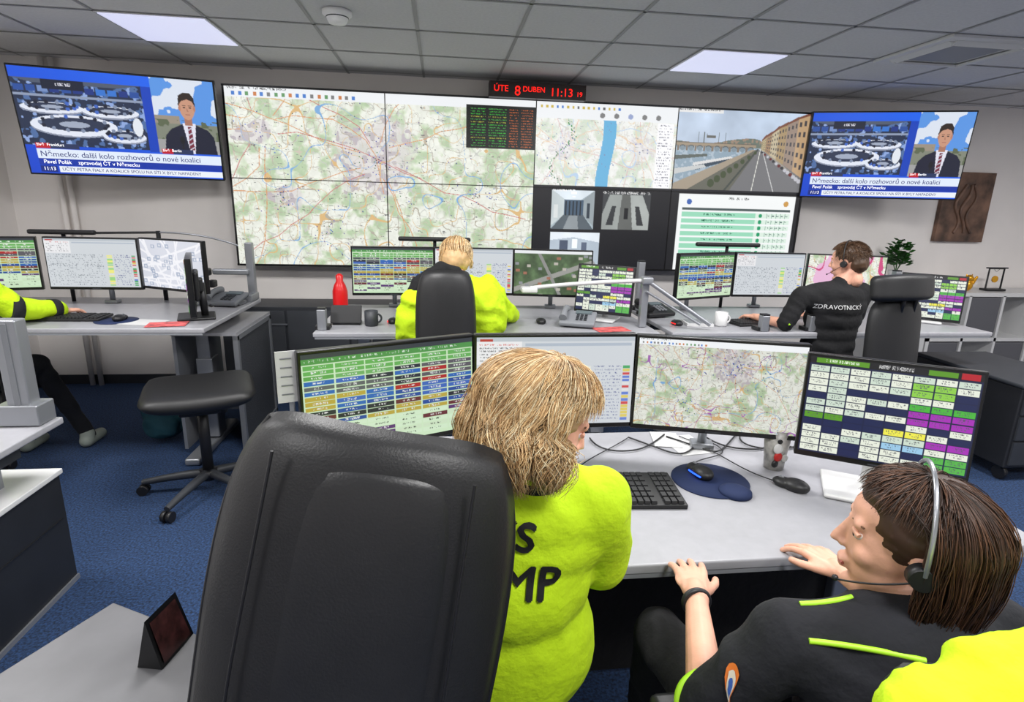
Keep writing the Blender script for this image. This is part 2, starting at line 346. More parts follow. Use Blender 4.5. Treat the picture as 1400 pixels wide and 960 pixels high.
    im.rect(.05,.755,1,.85,(.88,.92,.98)); im.rect(.05,.85,1,.915,(.06,.20,.64)); im.rect(.14,.925,1,.985,(.92,.94,.97)); im.rect(.05,.925,.13,.985,(.05,.15,.5))
    return im
def cells(w,h):
    im=Im(w,h,(.78,.88,.74)); im.rect(0,0,1,.05,(.20,.22,.25)); im.rect(.0,.05,1,.10,(.30,.56,.28)); im.text(.02,.06,.9,.085,(.85,.9,.85),.5,.4)
    cols=[[(.35,.62,.30),(.42,.66,.38)],[(.14,.16,.22),(.35,.36,.38)],[(.15,.38,.68),(.22,.38,.7)],[(.70,.62,.24),(.12,.28,.58)],[(.38,.14,.17),(.12,.13,.18)],[(.33,.18,.42),(.78,.86,.74)]]
    R=17
    for r in range(R):
        for c in range(6):
            u=.01+c*.165; v=.115+r*.050
            if r>11 and random.random()<.5: col=(.80,.89,.77)
            else: col=random.choice(random.choice(cols[max(0,min(5,int(r/2.8))):max(1,min(6,int(r/2.8)+2))]))
            if r<2: col=(.38,.66,.33)
            if c>3 and r<5 and r>1: col=(.34,.33,.36)
            if c==3+(r%2) and r in(3,5,6): col=(.66,.12,.13)
            im.rect(u,v,u+.157,v+.040,col)
            d=sum(col)<1.6; im.text(u+.04,v+.012,u+.12,v+.030,(.88,.88,.88) if d else (.2,.25,.2),.55,.25)
    return im
def sheet(w,h):
    im=Im(w,h,(.80,.82,.84)); im.rect(0,0,1,.05,(.72,.75,.78)); im.rect(0,.05,.28,.30,(.90,.90,.91)); im.rect(.02,.02,.1,.05,(.7,.2,.2))
    for r in range(6): im.text(.02,.08+r*.035,.26,.095+r*.035,(.8,.25,.25) if r<1 else (.4,.4,.43),.5)
    im.rect(.30,.07,.98,.10,(.68,.72,.77))
    for r in range(17):
        v=.33+r*.038; im.text(.02,v,.62,v+.016,(.45,.48,.52),.45,.35); im.rect(.66,v,.72,v+.03,random.choice([(.92,.90,.5),(.86,.87,.84),(.6,.82,.5)])); im.rect(.93,v,.975,v+.03,random.choice([(.8,.3,.3),(.4,.5,.8),(.85,.78,.4),(.86,.86,.86),(.3,.65,.4)]))
        im.text(.74,v,.92,v+.016,(.4,.43,.6),.45,.3)
    return im
def touch(w,h):
    im=Im(w,h,(.07,.10,.25)); im.rect(0,0,1,.075,(.06,.06,.08)); im.rect(.04,.012,.36,.065,(.35,.58,.12)); im.text(.1,.025,.3,.05,(.9,.95,.85),.6); im.rect(.70,.012,.86,.065,(.35,.58,.12)); im.rect(.88,.01,.98,.068,(.7,.1,.15)); im.text(.42,.02,.62,.055,(.8,.8,.8),.5)
    for r in range(13):
        for c in range(8):
            u=.012+c*.123; v=.09+r*.0695; q=random.random()
            col=(.90,.92,.86) if random.random()<.7 else (.80,.86,.80)
            if q<.13: col=(.08,.12,.30)
            if r in(1,2) and c in(5,6): col=(.55,.80,.28)
            if r==4 and c in(5,6,7): col=(.28,.70,.22)
            if r in(5,6) and c in(5,6,7): col=(.64,.16,.70)
            if r==7 and c<2: col=(.35,.60,.13)
            if r==8 and c in(4,5): col=(.93,.91,.30)
            if r==10 and c in(4,5): col=(.6,.78,.90)
            if r==9 and c>5: col=(.64,.16,.70)
            if r in(3,7) and c in(2,3,4): col=(.08,.12,.30)
            if r>10 and c>5: col=(.33,.70,.28)
            im.rect(u,v,u+.114,v+.060,col)
            if sum(col)>1: im.text(u+.015,v+.012,u+.10,v+.028,(.3,.3,.34),.5,.25); im.text(u+.03,v+.034,u+.085,v+.048,(.35,.35,.4),.5,.25)
    return im
def aerial(w,h):
    im=Im(w,h,(.30,.38,.26)); n=vn(h,w,12,4,77); im.a=im.a*(.6+.9*n[...,None]); im.seg((.0,.9),(1,.25),.03,(.6,.6,.58)); im.seg((.3,0),(.6,1),.02,(.55,.55,.54))
    for i in range(30):
        u=random.random();v=random.random(); im.rect(u,v,u+.05,v+.06,random.choice([(.62,.42,.34),(.72,.70,.66),(.55,.56,.58)]))
    im.rect(0,0,1,.07,(.9,.91,.92)); return im
def cityplan(w,h):
    im=Im(w,h,(.84,.85,.89)); 
    for i in range(8): im.seg((random.random(),0),(random.random(),1),.012,(.94,.94,.96)); im.seg((0,random.random()),(1,random.random()),.012,(.94,.94,.96))
    for i in range(40):
        u=random.random();v=random.random(); im.rect(u,v,u+.06,v+.08,(.66,.70,.78)); im.rect(u+.015,v+.02,u+.045,v+.06,(.86,.87,.90))
    return im
def pinkmap(w,h):
    im=mapimg(w,h,91,4,((.4,.5,.1),),20); im.a[(vn(h,w,3,2,33)>.52)]=(.90,.72,.84); im.a[abs(vn(h,w,3,2,34)-.5)<.02]=(.8,.3,.5); return im
def npmesh(name,co,f):
    me=bpy.data.meshes.new(name); me.vertices.add(len(co)); me.vertices.foreach_set('co',co.astype(np.float32).ravel())
    me.loops.add(f.size); me.polygons.add(len(f)); me.loops.foreach_set('vertex_index',f.ravel().astype(np.int32))
    me.polygons.foreach_set('loop_start',np.arange(0,f.size,4,dtype=np.int32)); me.update(calc_edges=True); return me
def screen(name,parent,im,w,h,local=None,yo=-.002):
    H,W=im.h,im.w; a=np.clip(im.a,0,1); a=np.where(a<=.04045,a/12.92,((a+.055)/1.055)**2.4)
    xs=np.linspace(-w/2,w/2,W); zs=np.linspace(h/2,-h/2,H); X,Z=np.meshgrid(xs,zs)
    co=np.stack([X,np.full_like(X,yo),Z],-1).reshape(-1,3)
    idx=np.arange(H*W).reshape(H,W); f=np.stack([idx[:-1,:-1],idx[1:,:-1],idx[1:,1:],idx[:-1,1:]],-1).reshape(-1,4)
    me=npmesh(name,co,f)
    ca=me.color_attributes.new('Col','FLOAT_COLOR','POINT'); c4=np.ones((H*W,4),np.float32); c4[:,:3]=a.reshape(-1,3); ca.data.foreach_set('color',c4.ravel())
    me.materials.append(SCREEN)
    return place(bpy.data.objects.new(name,me),parent,local)
# ---------------------------------------------------------------- room
XL,XR,YB,YF,CH=-3.4,6.6,-2.4,5.15,2.6
WALL=mat('painted_wall',(.925,.905,.89),.9,bump=.05,bs=90,var=.012,vs=3)
CEIL=mat('ceiling_tile',(.84,.84,.85),.95,bump=.2,bs=250,var=.02,vs=60)
BAR=mat('ceiling_t_bar_shadow_line',(.62,.62,.63),.6)  # T-bars, coloured darker to carry the thin shadow gaps between tiles
CARP=mat('blue_carpet',(.115,.195,.315),.97,bump=.5,bs=240,var=.50,vs=100)
def slab(name,c,s,mt):
    return box(name,None,mt,c,s)
slab('floor',((XL+XR)/2,(YB+YF)/2,-.05),(XR-XL+.4,YF-YB+.4,.1),CARP)
slab('ceiling',((XL+XR)/2,(YB+YF)/2,CH+.05),(XR-XL+.4,YF-YB+.4,.1),CEIL)
slab('wall_back',((XL+XR)/2,YF+.1,CH/2),(XR-XL+.4,.2,CH),WALL)
slab('wall_front',((XL+XR)/2,YB-.1,CH/2),(XR-XL+.4,.2,CH),WALL)
slab('wall_left',(XL-.1,(YB+YF)/2,CH/2),(.2,YF-YB,CH),WALL)
slab('wall_right',(XR+.1,(YB+YF)/2,CH/2),(.2,YF-YB,CH),WALL)
slab('baseboard_back',((XL+XR)/2,YF-.008,.04),(XR-XL,.016,.08),DGR)
slab('baseboard_left',(XL+.008,(YB+YF)/2,.04),(.016,YF-YB-.04,.08),DGR)
vs=[];fs=[]
def strip(x0,y0,x1,y1):
    n=len(vs); z=CH-.004; vs.extend([(x0,y0,z),(x1,y0,z),(x1,y1,z),(x0,y1,z)]); fs.append((n,n+3,n+2,n+1))
gx=[.46+.6*k for k in range(-6,11)]; gy=[3.83+.6*k for k in range(-10,3)]
for x in gx:
    if XL<x<XR: strip(x-.010,YB,x+.010,YF)
for y in gy:
    if YB<y<YF: strip(XL,y-.010,XR,y+.010)
meshobj('trim_1',vs,fs,BAR,None)
PAN=mat('led_panel_diffuser',(.86,.87,.97),.5,emit=.7)
PAN2=mat('unseen_led_panel',(1,.98,.95),.5,emit=2)
def ledpanel(i,j,e):
    x=.46+.6*i+.3; y=3.83+.6*j+.3; g=grp('ceiling_light_panel',(x,y,CH-.01))
    box('diffuser',g,PAN if e<5 else PAN2,(x,y,CH-.008),(.57,.57,.008)); box('frame',g,WHT,(x,y,CH-.004),(.6,.6,.006))
    if e>5:
        l=bpy.data.lights.new('unseen_panel_lamp','AREA'); l.shape='SQUARE'; l.size=.55; l.energy=e; l.color=(1,.99,.985)
        o=bpy.data.objects.new('unseen_panel_lamp',l); place(o,g,T(x,y,CH-.016))
ledpanel(-4,0,0); ledpanel(2,0,0)
for i in (-5,-2,1,4,7): ledpanel(i,-3,40)  # unseen row added just out of frame to brighten the back wall
for i in (-4,0,4): ledpanel(i,-7,40)
g=grp('air_conditioning_cassette',(3.16,3.53,CH)); box('plate',g,WHT,(3.16,3.53,CH-.012),(.62,.62,.02),bevel=.005); box('grille_recess',g,GRY,(3.16,3.53,CH-.024),(.34,.34,.006))
for k in range(4):
    a=k*90; setM(T(3.16,3.53,CH-.026)@RZ(a)); box('louver_%d'%k,g,WHT,(0,.235,0),(.46,.05,.012),RX(20)); setM(Matrix.Identity(4))
g=grp('smoke_detector',(-.56,3.55,CH)); SMW=mat('detector_white',(.97,.97,.97),.4); lathe('body',g,SMW,[(.078,0),(.078,-.02),(.060,-.03),(.052,-.05),(.044,-.062),(.0,-.066)],(-.56,3.55,CH-.004)); lathe('ring',g,DGR,[(.058,-.030),(.061,-.036),(.055,-.042)],(-.56,3.55,CH))
g=grp('heating_pipes',(-2.96,5.08,1.3))
for k,x in enumerate((-3.0,-2.93)): cyl('pipe_%d'%k,g,WALL,(x,5.10,0),(x,5.10,CH-.01),.02)
# ---------------------------------------------------------------- video wall
x0,yw,zm,PW,PH=-1.652,4.939,1.752,1.21,.68
g=grp('video_wall',(x0+2*PW,yw,zm))
box('backing_frame',g,BZL,(x0+2*PW,yw+.06,zm),(4*PW+.02,.11,2*PH+.02)); box('wall_bracket',g,DGR,(x0+2*PW,yw+.16,zm),(3.6,.095,.5))
screen('map_display',g,bigmap(),2*PW-.004,2*PH-.004,T(x0+PW,yw,zm))
screen('river_map_display',g,rivermap(),PW-.008,PH-.006,T(x0+2.5*PW,yw,zm+PH/2))
screen('street_camera_display',g,camimg(),PW-.008,PH-.006,T(x0+3.5*PW,yw,zm+PH/2))
screen('cctv_display',g,cctv(),PW-.008,PH-.006,T(x0+2.5*PW,yw,zm-PH/2))
screen('table_display',g,tableimg(),PW-.008,PH-.006,T(x0+3.5*PW,yw,zm-PH/2))
for k in (1,2,3): box('seam_v%d'%k,g,BZL,(x0+k*PW,yw-.003,zm),(.008,.004,2*PH))
box('seam_h',g,BZL,(x0+2*PW,yw-.003,zm),(4*PW,.004,.007))
for s_,n_ in ((-1,'bottom'),(1,'top')): box('edge_'+n_,g,BZL,(x0+2*PW,yw-.003,zm+s_*PH),(4*PW+.02,.01,.014))
for s_,n_ in ((0,'left'),(4,'right')): box('edge_'+n_,g,BZL,(x0+s_*PW,yw-.003,zm),(.014,.01,2*PH))
NW=mat('news_navy_text',(.05,.10,.40),.5,emit=.6); NWW=mat('news_white_text',(1,1,1),.5,emit=.9)
NEWS=news()
def tv(c,yaw,pitch):
    M=T(*c)@RZ(yaw)@RX(pitch); g=grp('wall_television',c); setM(M)
    box('housing',g,BZL,(0,.03,0),(1.235,.055,.705),bevel=.006); screen('display',g,NEWS,1.21,.68)
    txt('headline',g,'Německo: další kolo rozhovorů o nové koalici',.0525,NW,T(-.53,-.004,-.225)@RX(90))
    txt('subtitle',g,'Pavel Polák    zpravodaj ČT v Německu',.036,NWW,T(-.52,-.004,-.272)@RX(90))
    txt('ticker',g,'ÚČTY PETRA FIALY A KOALICE SPOLU NA SÍTI X BYLY NAPADENY',.0295,NW,T(-.42,-.004,-.318)@RX(90))
    txt('time',g,'11:13',.033,NWW,T(-.53,-.004,-.318)@RX(90))
    txt('labels',g,'živě  Frankfurt',.027,NWW,T(-.54,-.004,-.155)@RX(90)); txt('labels2',g,'živě  Berlín',.027,NWW,T(.225,-.004,-.155)@RX(90))
    setM(Matrix.Identity(4))
    box('mount_arm',g,DGR,(c[0],(c[1]+.07+YF-.002)/2,c[2]),(.12,YF-.002-c[1]-.07,.12)); box('mount_plate',g,DGR,(c[0],YF-.02,c[2]),(.4,.03,.3))
tv((-2.25,4.635,2.07),12.6,10); tv((3.72,4.68,2.085),-19.3,6)
RED=mat('red_led',(1,.10,.06),.5,emit=1.4)
g=grp('led_wall_clock',(.765,4.84,2.485)); box('case',g,mat('clock_case',(.12,.05,.05),.4),(.765,4.90,2.487),(.78,.10,.115),bevel=.004); box('hanger_bracket',g,DGR,(.765,5.05,2.50),(.1,.195,.04))
for (s,sz,x,z) in (('ÚTE',.065,.41,2.47),('8',.10,.575,2.445),('DUBEN',.055,.64,2.475),('11:13',.085,.86,2.452),('19',.05,1.075,2.455)):
    txt('digits_'+s[0],g,s,sz,RED,T(x,4.846,z)@RX(90))
PTM=mat('bronze_relief',(.36,.27,.22),.5,bump=1,bs=9,var=.45,vs=7)
g=grp('relief_painting',(5.0,5.12,1.69)); box('canvas',g,PTM,(5.0,5.125,1.69),(.52,.045,.65),bevel=.004)
for k in range(3):
    cx=4.92+.07*k; tube('relief_figure_%d'%k,g,PTM,[(cx+.05*math.sin(a*1.3+k),5.10,1.45+a*.075) for a in range(7)],.014)
# ---------------------------------------------------------------- furniture builders
def monitor(c,yaw,pitch,im,deskz,w=.53,h=.30,name='computer_monitor',base=None):
    g=grp(name,(c[0],c[1],deskz)); setM(T(*c)@RZ(yaw)@RX(pitch))
    box('housing',g,BZL,(0,.018,-.004),(w+.018,.032,h+.028),bevel=.004); screen('display',g,im,w,h,yo=-.0005)
    box('rear_bulge',g,BLK,(0,.045,-.01),(w*.5,.03,h*.55),bevel=.012)
    box('brand_bar',g,DGR,(0,.0005,-h/2-.010),(.05,.002,.004))
    setM(T(c[0],c[1],0)@RZ(yaw))
    if base:
        cyl('neck',g,base,(0,.075,deskz+.01),(0,.07,c[2]),.02); box('neck_joint',g,base,(0,.055,c[2]-.01),(.08,.05,.08),bevel=.01)
        box('foot',g,base,(-.02,.03,deskz+.009),(.22,.20,.016),bevel=.007)
    else:
        cyl('arm_post',g,ALU,(0,.16,deskz+.002),(0,.16,c[2]+.02),.016); box('arm_link',g,ALU,(0,.11,c[2]-.01),(.05,.11,.035),bevel=.008); box('vesa_plate',g,BLK,(0,.064,c[2]-.01),(.11,.012,.11),bevel=.004); box('post_clamp',g,ALU,(0,.16,deskz+.012),(.08,.06,.022),bevel=.004)
    setM(Matrix.Identity(4)); return g
def desk(name,x0,x1,y0,y1,z,panel=None):
    g=grp(name,((x0+x1)/2,(y0+y1)/2,0)); cx,cy=(x0+x1)/2,(y0+y1)/2
    box('desktop',g,LGR,(cx,cy,z-.014),(x1-x0,y1-y0,.028),bevel=.006); box('edge_band',g,GRY,(cx,y0+.012,z-.032),(x1-x0-.02,.02,.012))
    for k,x in enumerate((x0+.22,x1-.22)):
        box('lift_column_outer_%d'%k,g,ALU,(x,cy+.04,z*.33+.03),(.10,.13,z*.6),bevel=.008); box('lift_column_inner_%d'%k,g,ALU,(x,cy+.04,z*.72),(.08,.11,z*.5),bevel=.006)
        box('foot_%d'%k,g,ALU,(x,cy,.025),(.09,min(.7,(y1-y0)*.85),.045),bevel=.012)
    box('crossbar',g,DGR,(cx,cy+.04,z-.07),(x1-x0-.4,.06,.06)); box('cable_tray',g,DGR,(cx,y1-.10,z-.10),(x1-x0-.3,.12,.10))
    if panel: box('dark_filler_panel',g,BLKF,(cx,panel,z*.5-.03),(x1-x0-.5,.018,z*.85))  # black modesty panel set forward, standing in for darkness under the desk
    return g
def padgeo(w,h,th,curve=.05,taper=.0,nx=26,nz=30,lean=0):
    vs=[];fs=[]
    for side in (1,-1):
        for j in range(nz+1):
            t=-1+2*j/nz
            for i in range(nx+1):
                s=-1+2*i/nx
                W=w/2*(1-taper*max(0,t)**2)*(1-.16*abs(t)**7); x=s*W; z=t*h/2*(1-.05*abs(s)**5)
                f=(max(0,1-abs(s)**5)*max(0,1-abs(t)**7))**.5
                y=curve*(s*s)+lean*t*t+side*th/2*f
                vs.append(V((x,y,z)))
    n=(nx+1)*(nz+1)
    for side in (0,1):
        for j in range(nz):
            for i in range(nx):
                a=side*n+j*(nx+1)+i; q=(a,a+1,a+nx+2,a+nx+1); fs.append(q if side else q[::-1])
    return vs,fs
def pad(name,parent,mt,w,h,th,local,curve=.05,taper=0,lean=0):
    vs,fs=padgeo(w,h,th,curve,taper,lean=lean); o=meshobj(name,vs,fs,mt,parent,True,local)
    bm=bmesh.new(); bm.from_mesh(o.data); bmesh.ops.remove_doubles(bm,verts=bm.verts,dist=.0005); bmesh.ops.recalc_face_normals(bm,faces=bm.faces); bm.to_mesh(o.data); bm.free()
    o.data.polygons.foreach_set('use_smooth',[True]*len(o.data.polygons)); return o
def chair(loc,yaw,seatz=.48,backw=.46,backh=.62,backc=.95,lean=-6,head=None,arms=True,by=-.25,back=True,fancy=False,name='office_chair',sw=.5,s5=.31,backroll=0,taper=.12,bx=0,metal=BLK,armz=.205):
    g=grp(name,(loc[0],loc[1],0)); setM(T(loc[0],loc[1],0)@RZ(yaw))
    pad('seat',g,LEA,sw,sw*.98,.10,T(0,0,seatz-.05)@RX(-90),curve=-.015)
    cyl('gas_lift',g,BLK,(0,0,.09),(0,0,seatz-.09),.028); cyl('gas_lift_piston',g,CHR,(0,0,.2),(0,0,seatz-.09),.016)
    box('mechanism',g,BLK,(0,-.02,seatz-.11),(.20,.26,.05),bevel=.01); cyl('hub',g,BLK,(0,0,.075),(0,0,.13),.045)
    for k in range(5):
        a=math.radians(72*k+20); dx,dy=math.cos(a),math.sin(a)
        tube('star_leg_%d'%k,g,metal,[(0,0,.11),(dx*s5*.5,dy*s5*.5,.10),(dx*s5,dy*s5,.07)],.020,radii=[1.3,1.1,.8])
        for q in (-1,1):
            cx,cy=dx*s5-dy*.016*q,dy*s5+dx*.016*q; cyl('caster_%d_%d'%(k,q+1),g,BLK,(cx-dy*.010,cy+dx*.010,.028),(cx+dy*.010,cy-dx*.010,.028),.028)
    if back:
        B=T(bx,by,backc)@RX(-lean)@RY(backroll)
        pad('backrest',g,LEA,backw,backh,.085,B,curve=.045,taper=taper)
        if fancy:
            pad('backrest_centre_panel',g,LEA2,backw*.58,backh*.92,.05,B@T(.01,-.025,-.01),curve=.02,taper=.08)
            for s_ in (-1,1):
                pts=[(s_*backw*(.5*(1-taper*max(0,t)**2)*(1-.16*abs(t)**7))*.99,.045,t*backh*.47) for t in [k/6-1 for k in range(13)]]
                tube('edge_piping_%d'%(s_+1),g,BLK,[B@V(p) for p in pts],.005)
                tube('seam_%d'%(s_+1),g,BLK,[B@V((s_*backw*.33*(1-.1*max(0,t)),-.042+.006,t*backh*.44)) for t in [k/4-1 for k in range(9)]],.0025)
        tube('back_support',g,BLK,[(0,-.08,seatz-.10),(bx*.5,by-.05,seatz-.08),(bx,by-.06,seatz+.06),(bx,by-.05,backc-backh*.2)],.026)
        if head:
            hz=backc+backh/2+head[1]/2-.01
            pad('headrest',g,LEA,head[0],head[1],.09,T(0,by-.02,hz)@RX(head[2] if len(head)>2 else 8),curve=.07)
            for s_ in(-1,1): cyl('headrest_post_%d'%(s_+1),g,BLK,(s_*.05,by-.01,backc+backh*.3),(s_*.05,by-.03,hz),.01)
    if arms:
        for s_ in (-1,1):
            tube('arm_bracket_%d'%(s_+1),g,BLK,[(s_*.12,0,seatz-.10),(s_*(sw/2+.04),0,seatz-.09),(s_*(sw/2+.05),0,seatz+.03),(s_*(sw/2+.05),-.02,seatz+armz-.015)],.018)
            box('armrest_%d'%(s_+1),g,BLK,(s_*(sw/2+.05),.01,seatz+armz),(.085,.26,.035),bevel=.015)
    setM(Matrix.Identity(4)); return g
def keyboard(c,yaw,w=.44,d=.16,name='keyboard'):
    g=grp(name,c); setM(T(*c)@RZ(yaw)); box('case',g,BLK,(0,0,.010),(w,d,.016),RX(2),bevel=.004)
    vs=[];fs=[]
    def k(x,y,a,b_):
        z0,z1=.014,.024; n=len(vs); q=.0015
        vs.extend([(x-a/2,y-b_/2,z0),(x+a/2,y-b_/2,z0),(x+a/2,y+b_/2,z0),(x-a/2,y+b_/2,z0),(x-a/2+q,y-b_/2+q,z1),(x+a/2-q,y-b_/2+q,z1),(x+a/2-q,y+b_/2-q,z1),(x-a/2+q,y+b_/2-q,z1)])
        fs.extend([(n+4,n+5,n+6,n+7),(n,n+1,n+5,n+4),(n+1,n+2,n+6,n+5),(n+2,n+3,n+7,n+6),(n+3,n,n+4,n+7)])
    nx=22;ny=6
    for j in range(ny):
        for i in range(nx):
            if i==18 : continue
            if j==0 and 5<=i<=9:
                if i==7: k(-w/2+.02+7*(w-.04)/(nx-1),-d/2+.018,(w/nx)*4.8,.016)
                continue
            k(-w/2+.02+i*(w-.04)/(nx-1),-d/2+.018+j*(d-.036)/(ny-1),w/nx*.85,(d-.036)/(ny-1)*.82)
    meshobj('keys',vs,fs,mat('key_black',(.12,.12,.13),.5),g); setM(Matrix.Identity(4)); return g
def mouse(c,yaw,glow=None,name='computer_mouse'):
    g=grp(name,c); setM(T(*c)@RZ(yaw))
    blob('shell',g,BLK,[ell((0,-.012,.014),(.031,.042,.022)),ell((0,.025,.012),(.027,.036,.016))],.003,3)
    cyl('scroll_wheel',g,GRY,(-.004,.035,.024),(.004,.035,.024),.008)
    if glow: tube('light_strip',g,glow,[(-.031,.02,.012),(-.034,-.01,.014),(-.028,-.04,.014)],.0025)
    setM(Matrix.Identity(4))
def phone(c,yaw,mt,name='desk_telephone'):
    g=grp(name,c); setM(T(*c)@RZ(yaw)); box('base',g,mt,(0,0,.045),(.22,.19,.03),RX(14),bevel=.01); box('foot',g,mt,(0,.04,.015),(.18,.10,.025),bevel=.005)
    tube('handset',g,mt,[(-.085,-.08,.06),(-.085,-.03,.088),(-.085,.04,.10),(-.085,.09,.088)],.016,radii=[1.6,1,1,1.6]); box('display',g,mat('phone_lcd',(.35,.4,.42),.3),(.03,.055,.078),(.10,.045,.004),RX(14))
    for i in range(4):
        for j in range(3): box('key_%d%d'%(i,j),g,DGR if mt is not BLK else GRY,(.0+j*.025,-.055+i*.022,.052+i*.0055),(.017,.013,.006),RX(14))
    setM(Matrix.Identity(4))
# ---------------------------------------------------------------- people
def frame(f,up=V((0,0,1))):
    f=V(f).normalized(); x=f.cross(up).normalized(); z=x.cross(f); return Matrix((x,f,z)).transposed()
def headparts():
    P=[ell((0,-.012,.03),(.074,.094,.086)),ell((0,.034,-.008),(.058,.060,.072)),ell((0,.030,-.055),(.050,.056,.048)),ell((0,.072,-.096),(.020,.018,.015)),cap((-.040,.0,-.070),(-.014,.066,-.097),.016,.014),cap((.040,.0,-.070),(.014,.066,-.097),.016,.014),
       cap((0,.088,.022),(0,.108,-.018),.006,.008),ell((0,.035,.045),(.056,.055,.045)),cap((-.032,.077,.029),(.032,.077,.029),.012,.012),
       ell((0,.090,-.052),(.020,.011,.005)),ell((0,.088,-.063),(.017,.011,.006)),cap((0,-.02,-.04),(0,-.04,-.11),.048,.046)]
    for s in (-1,1):
        P+=[ell((s*.009,.096,-.023),(.0065,.009,.0055)),ell((s*.034,.064,-.022),(.020,.021,.022)),ell((s*.075,-.006,-.008),(.007,.018,.028)),ell((s*.072,.0,-.028),(.007,.010,.012))]
    return P
def make_head(g,c,f,neck,up=(0,0,1),nr=.052,s=1.0,vox=.0042):
    R=frame(f,V(up)); M=T(*c)@R.to_4x4()@Matrix.Scale(s,4)
    parts=xf(headparts(),M); parts.append(cap(M@V((0,-.025,-.05)),neck,.047*s,nr))
    blob('head_and_neck',g,SKIN,parts,vox,2)
    for q in (-1,1):
        v,fa=ell((q*.029,.0750,.010),(.0112,.0112,.0100)); meshobj('eye_%d'%(q+1),[M@p for p in v],fa,EYEW,g,True)
        v,fa=ell((q*.029,.0850,.009),(.0045,.0022,.0045)); meshobj('iris_%d'%(q+1),[M@p for p in v],fa,IRIS,g,True)
        tube('eyebrow_%d'%(q+1),g,mat('brow',(.40,.28,.20),.8),[M@V((q*.014,.0875,.029)),M@V((q*.030,.0865,.034)),M@V((q*.046,.075,.030))],.0017)
        tube('eyelid_%d'%(q+1),g,SKIN,[M@V((q*.016,.083,.012)),M@V((q*.029,.0870,.0175)),M@V((q*.042,.079,.012))],.0042); tube('lashes_%d'%(q+1),g,BLK,[M@V((q*.017,.086,.0120)),M@V((q*.029,.0895,.0140)),M@V((q*.042,.081,.010))],.0009)
    tube('lips',g,LIP,[M@V((-.017,.091,-.057)),M@V((0,.0995,-.056)),M@V((.017,.091,-.057))],.0034)
    return M
def hand(g,wrist,d,up,sx,curl=20,fore=None,name='hand',scale=1.0,fr=.03,spread=3):
    R=frame(d,V(up)); M=T(*wrist)@R.to_4x4()@Matrix.Scale(scale,4); P=[]
    P.append(ell((0,.048,0),(.036,.046,.012))); K=[(.027,.086,.066,4),(.0095,.092,.076,1),(-.009,.087,.070,-2),(-.026,.077,.054,-6)]
    for (kx,ky,L,sp) in K:
        P.append(cap((kx*sx*.5,.008,0),(kx*sx,ky,.001),.013,.0098)); p=V((kx*sx,ky,.001)); a=math.radians(-curl*.3); az=math.radians(sp*spread/3)*sx; r=.0083
        for q,fl in enumerate((.45,.30,.25)):
            a-=math.radians(curl*(.7,.9,.6)[q]); dd=V((math.sin(az)*math.cos(a),math.cos(az)*math.cos(a),math.sin(a))); p2=p+dd*L*fl*1.05
            P.append(cap(p,p2,r,r*.92)); p=p2; r*=.92
    P.append(cap((sx*.014,.012,-.004),(sx*.034,.040,-.010),.014,.011)); P.append(cap((sx*.034,.040,-.010),(sx*.050,.068,-.014),.0100,.009)); P.append(cap((sx*.050,.068,-.014),(sx*.056,.092,-.017),.009,.0074))
    P.append(cap((0,-.02,0),(0,.02,0),.023,.021)); P=xf(P,M)
    if fore is not None: P.append(cap(wrist,fore,.022,fr)); 
    return blob(name,g,SKIN,P,.0029,2)
def torso(pel,neck,sl,sr,depth=1.0,width=1.0):
    pel=V(pel);neck=V(neck);sl=V(sl);sr=V(sr); z=(neck-pel).normalized(); x=(sr-sl).normalized(); y=z.cross(x).normalized(); x=y.cross(z); R=Matrix((x,y,z)).transposed(); P=[]
    prof=[(0,.165,.125),(.15,.165,.125),(.3,.160,.120),(.45,.160,.118),(.6,.170,.122),(.75,.178,.120),(.86,.165,.100)]
    for t,wx,wy in prof: P.append(ell(pel+(neck-pel)*t+y*(.012*math.sin(t*3)),(wx*width,wy*depth,.10),R))
    top=neck-z*.02
    for s in (sl,sr): P.append(cap(top,s,.055,.062)); P.append(cap(pel+(neck-pel)*.72,s,.10,.06))
    P.append(cap(neck-z*.06,neck,.075,.058)); return P
def legs(g,pel,kn,ft,mt,x=V((1,0,0)),shoe=BLK):
    P=[ell(pel,(.17,.14,.11))]
    for s in (0,1):
        h=V(pel)+x*(.09 if s else -.09); P+=[cap(h,kn[s],.088,.062),cap(kn[s],V(ft[s])+V((0,0,.08)),.060,.042)]
    blob('trousers',g,mt,P,.011,4,.005,10)
    for s in (0,1):
        f=V(ft[s]); blob('shoe_%d'%s,g,shoe,[cap(f+V((0,-.03,.044)),f+V((0,.13,.036)),.042,.034),cap(f+V((0,-.02,.05)),f+V((0,-.01,.09)),.042,.042)],.007,3)
TRI=np.array([[math.cos(a),math.sin(a)] for a in (0,2.094,4.189)])
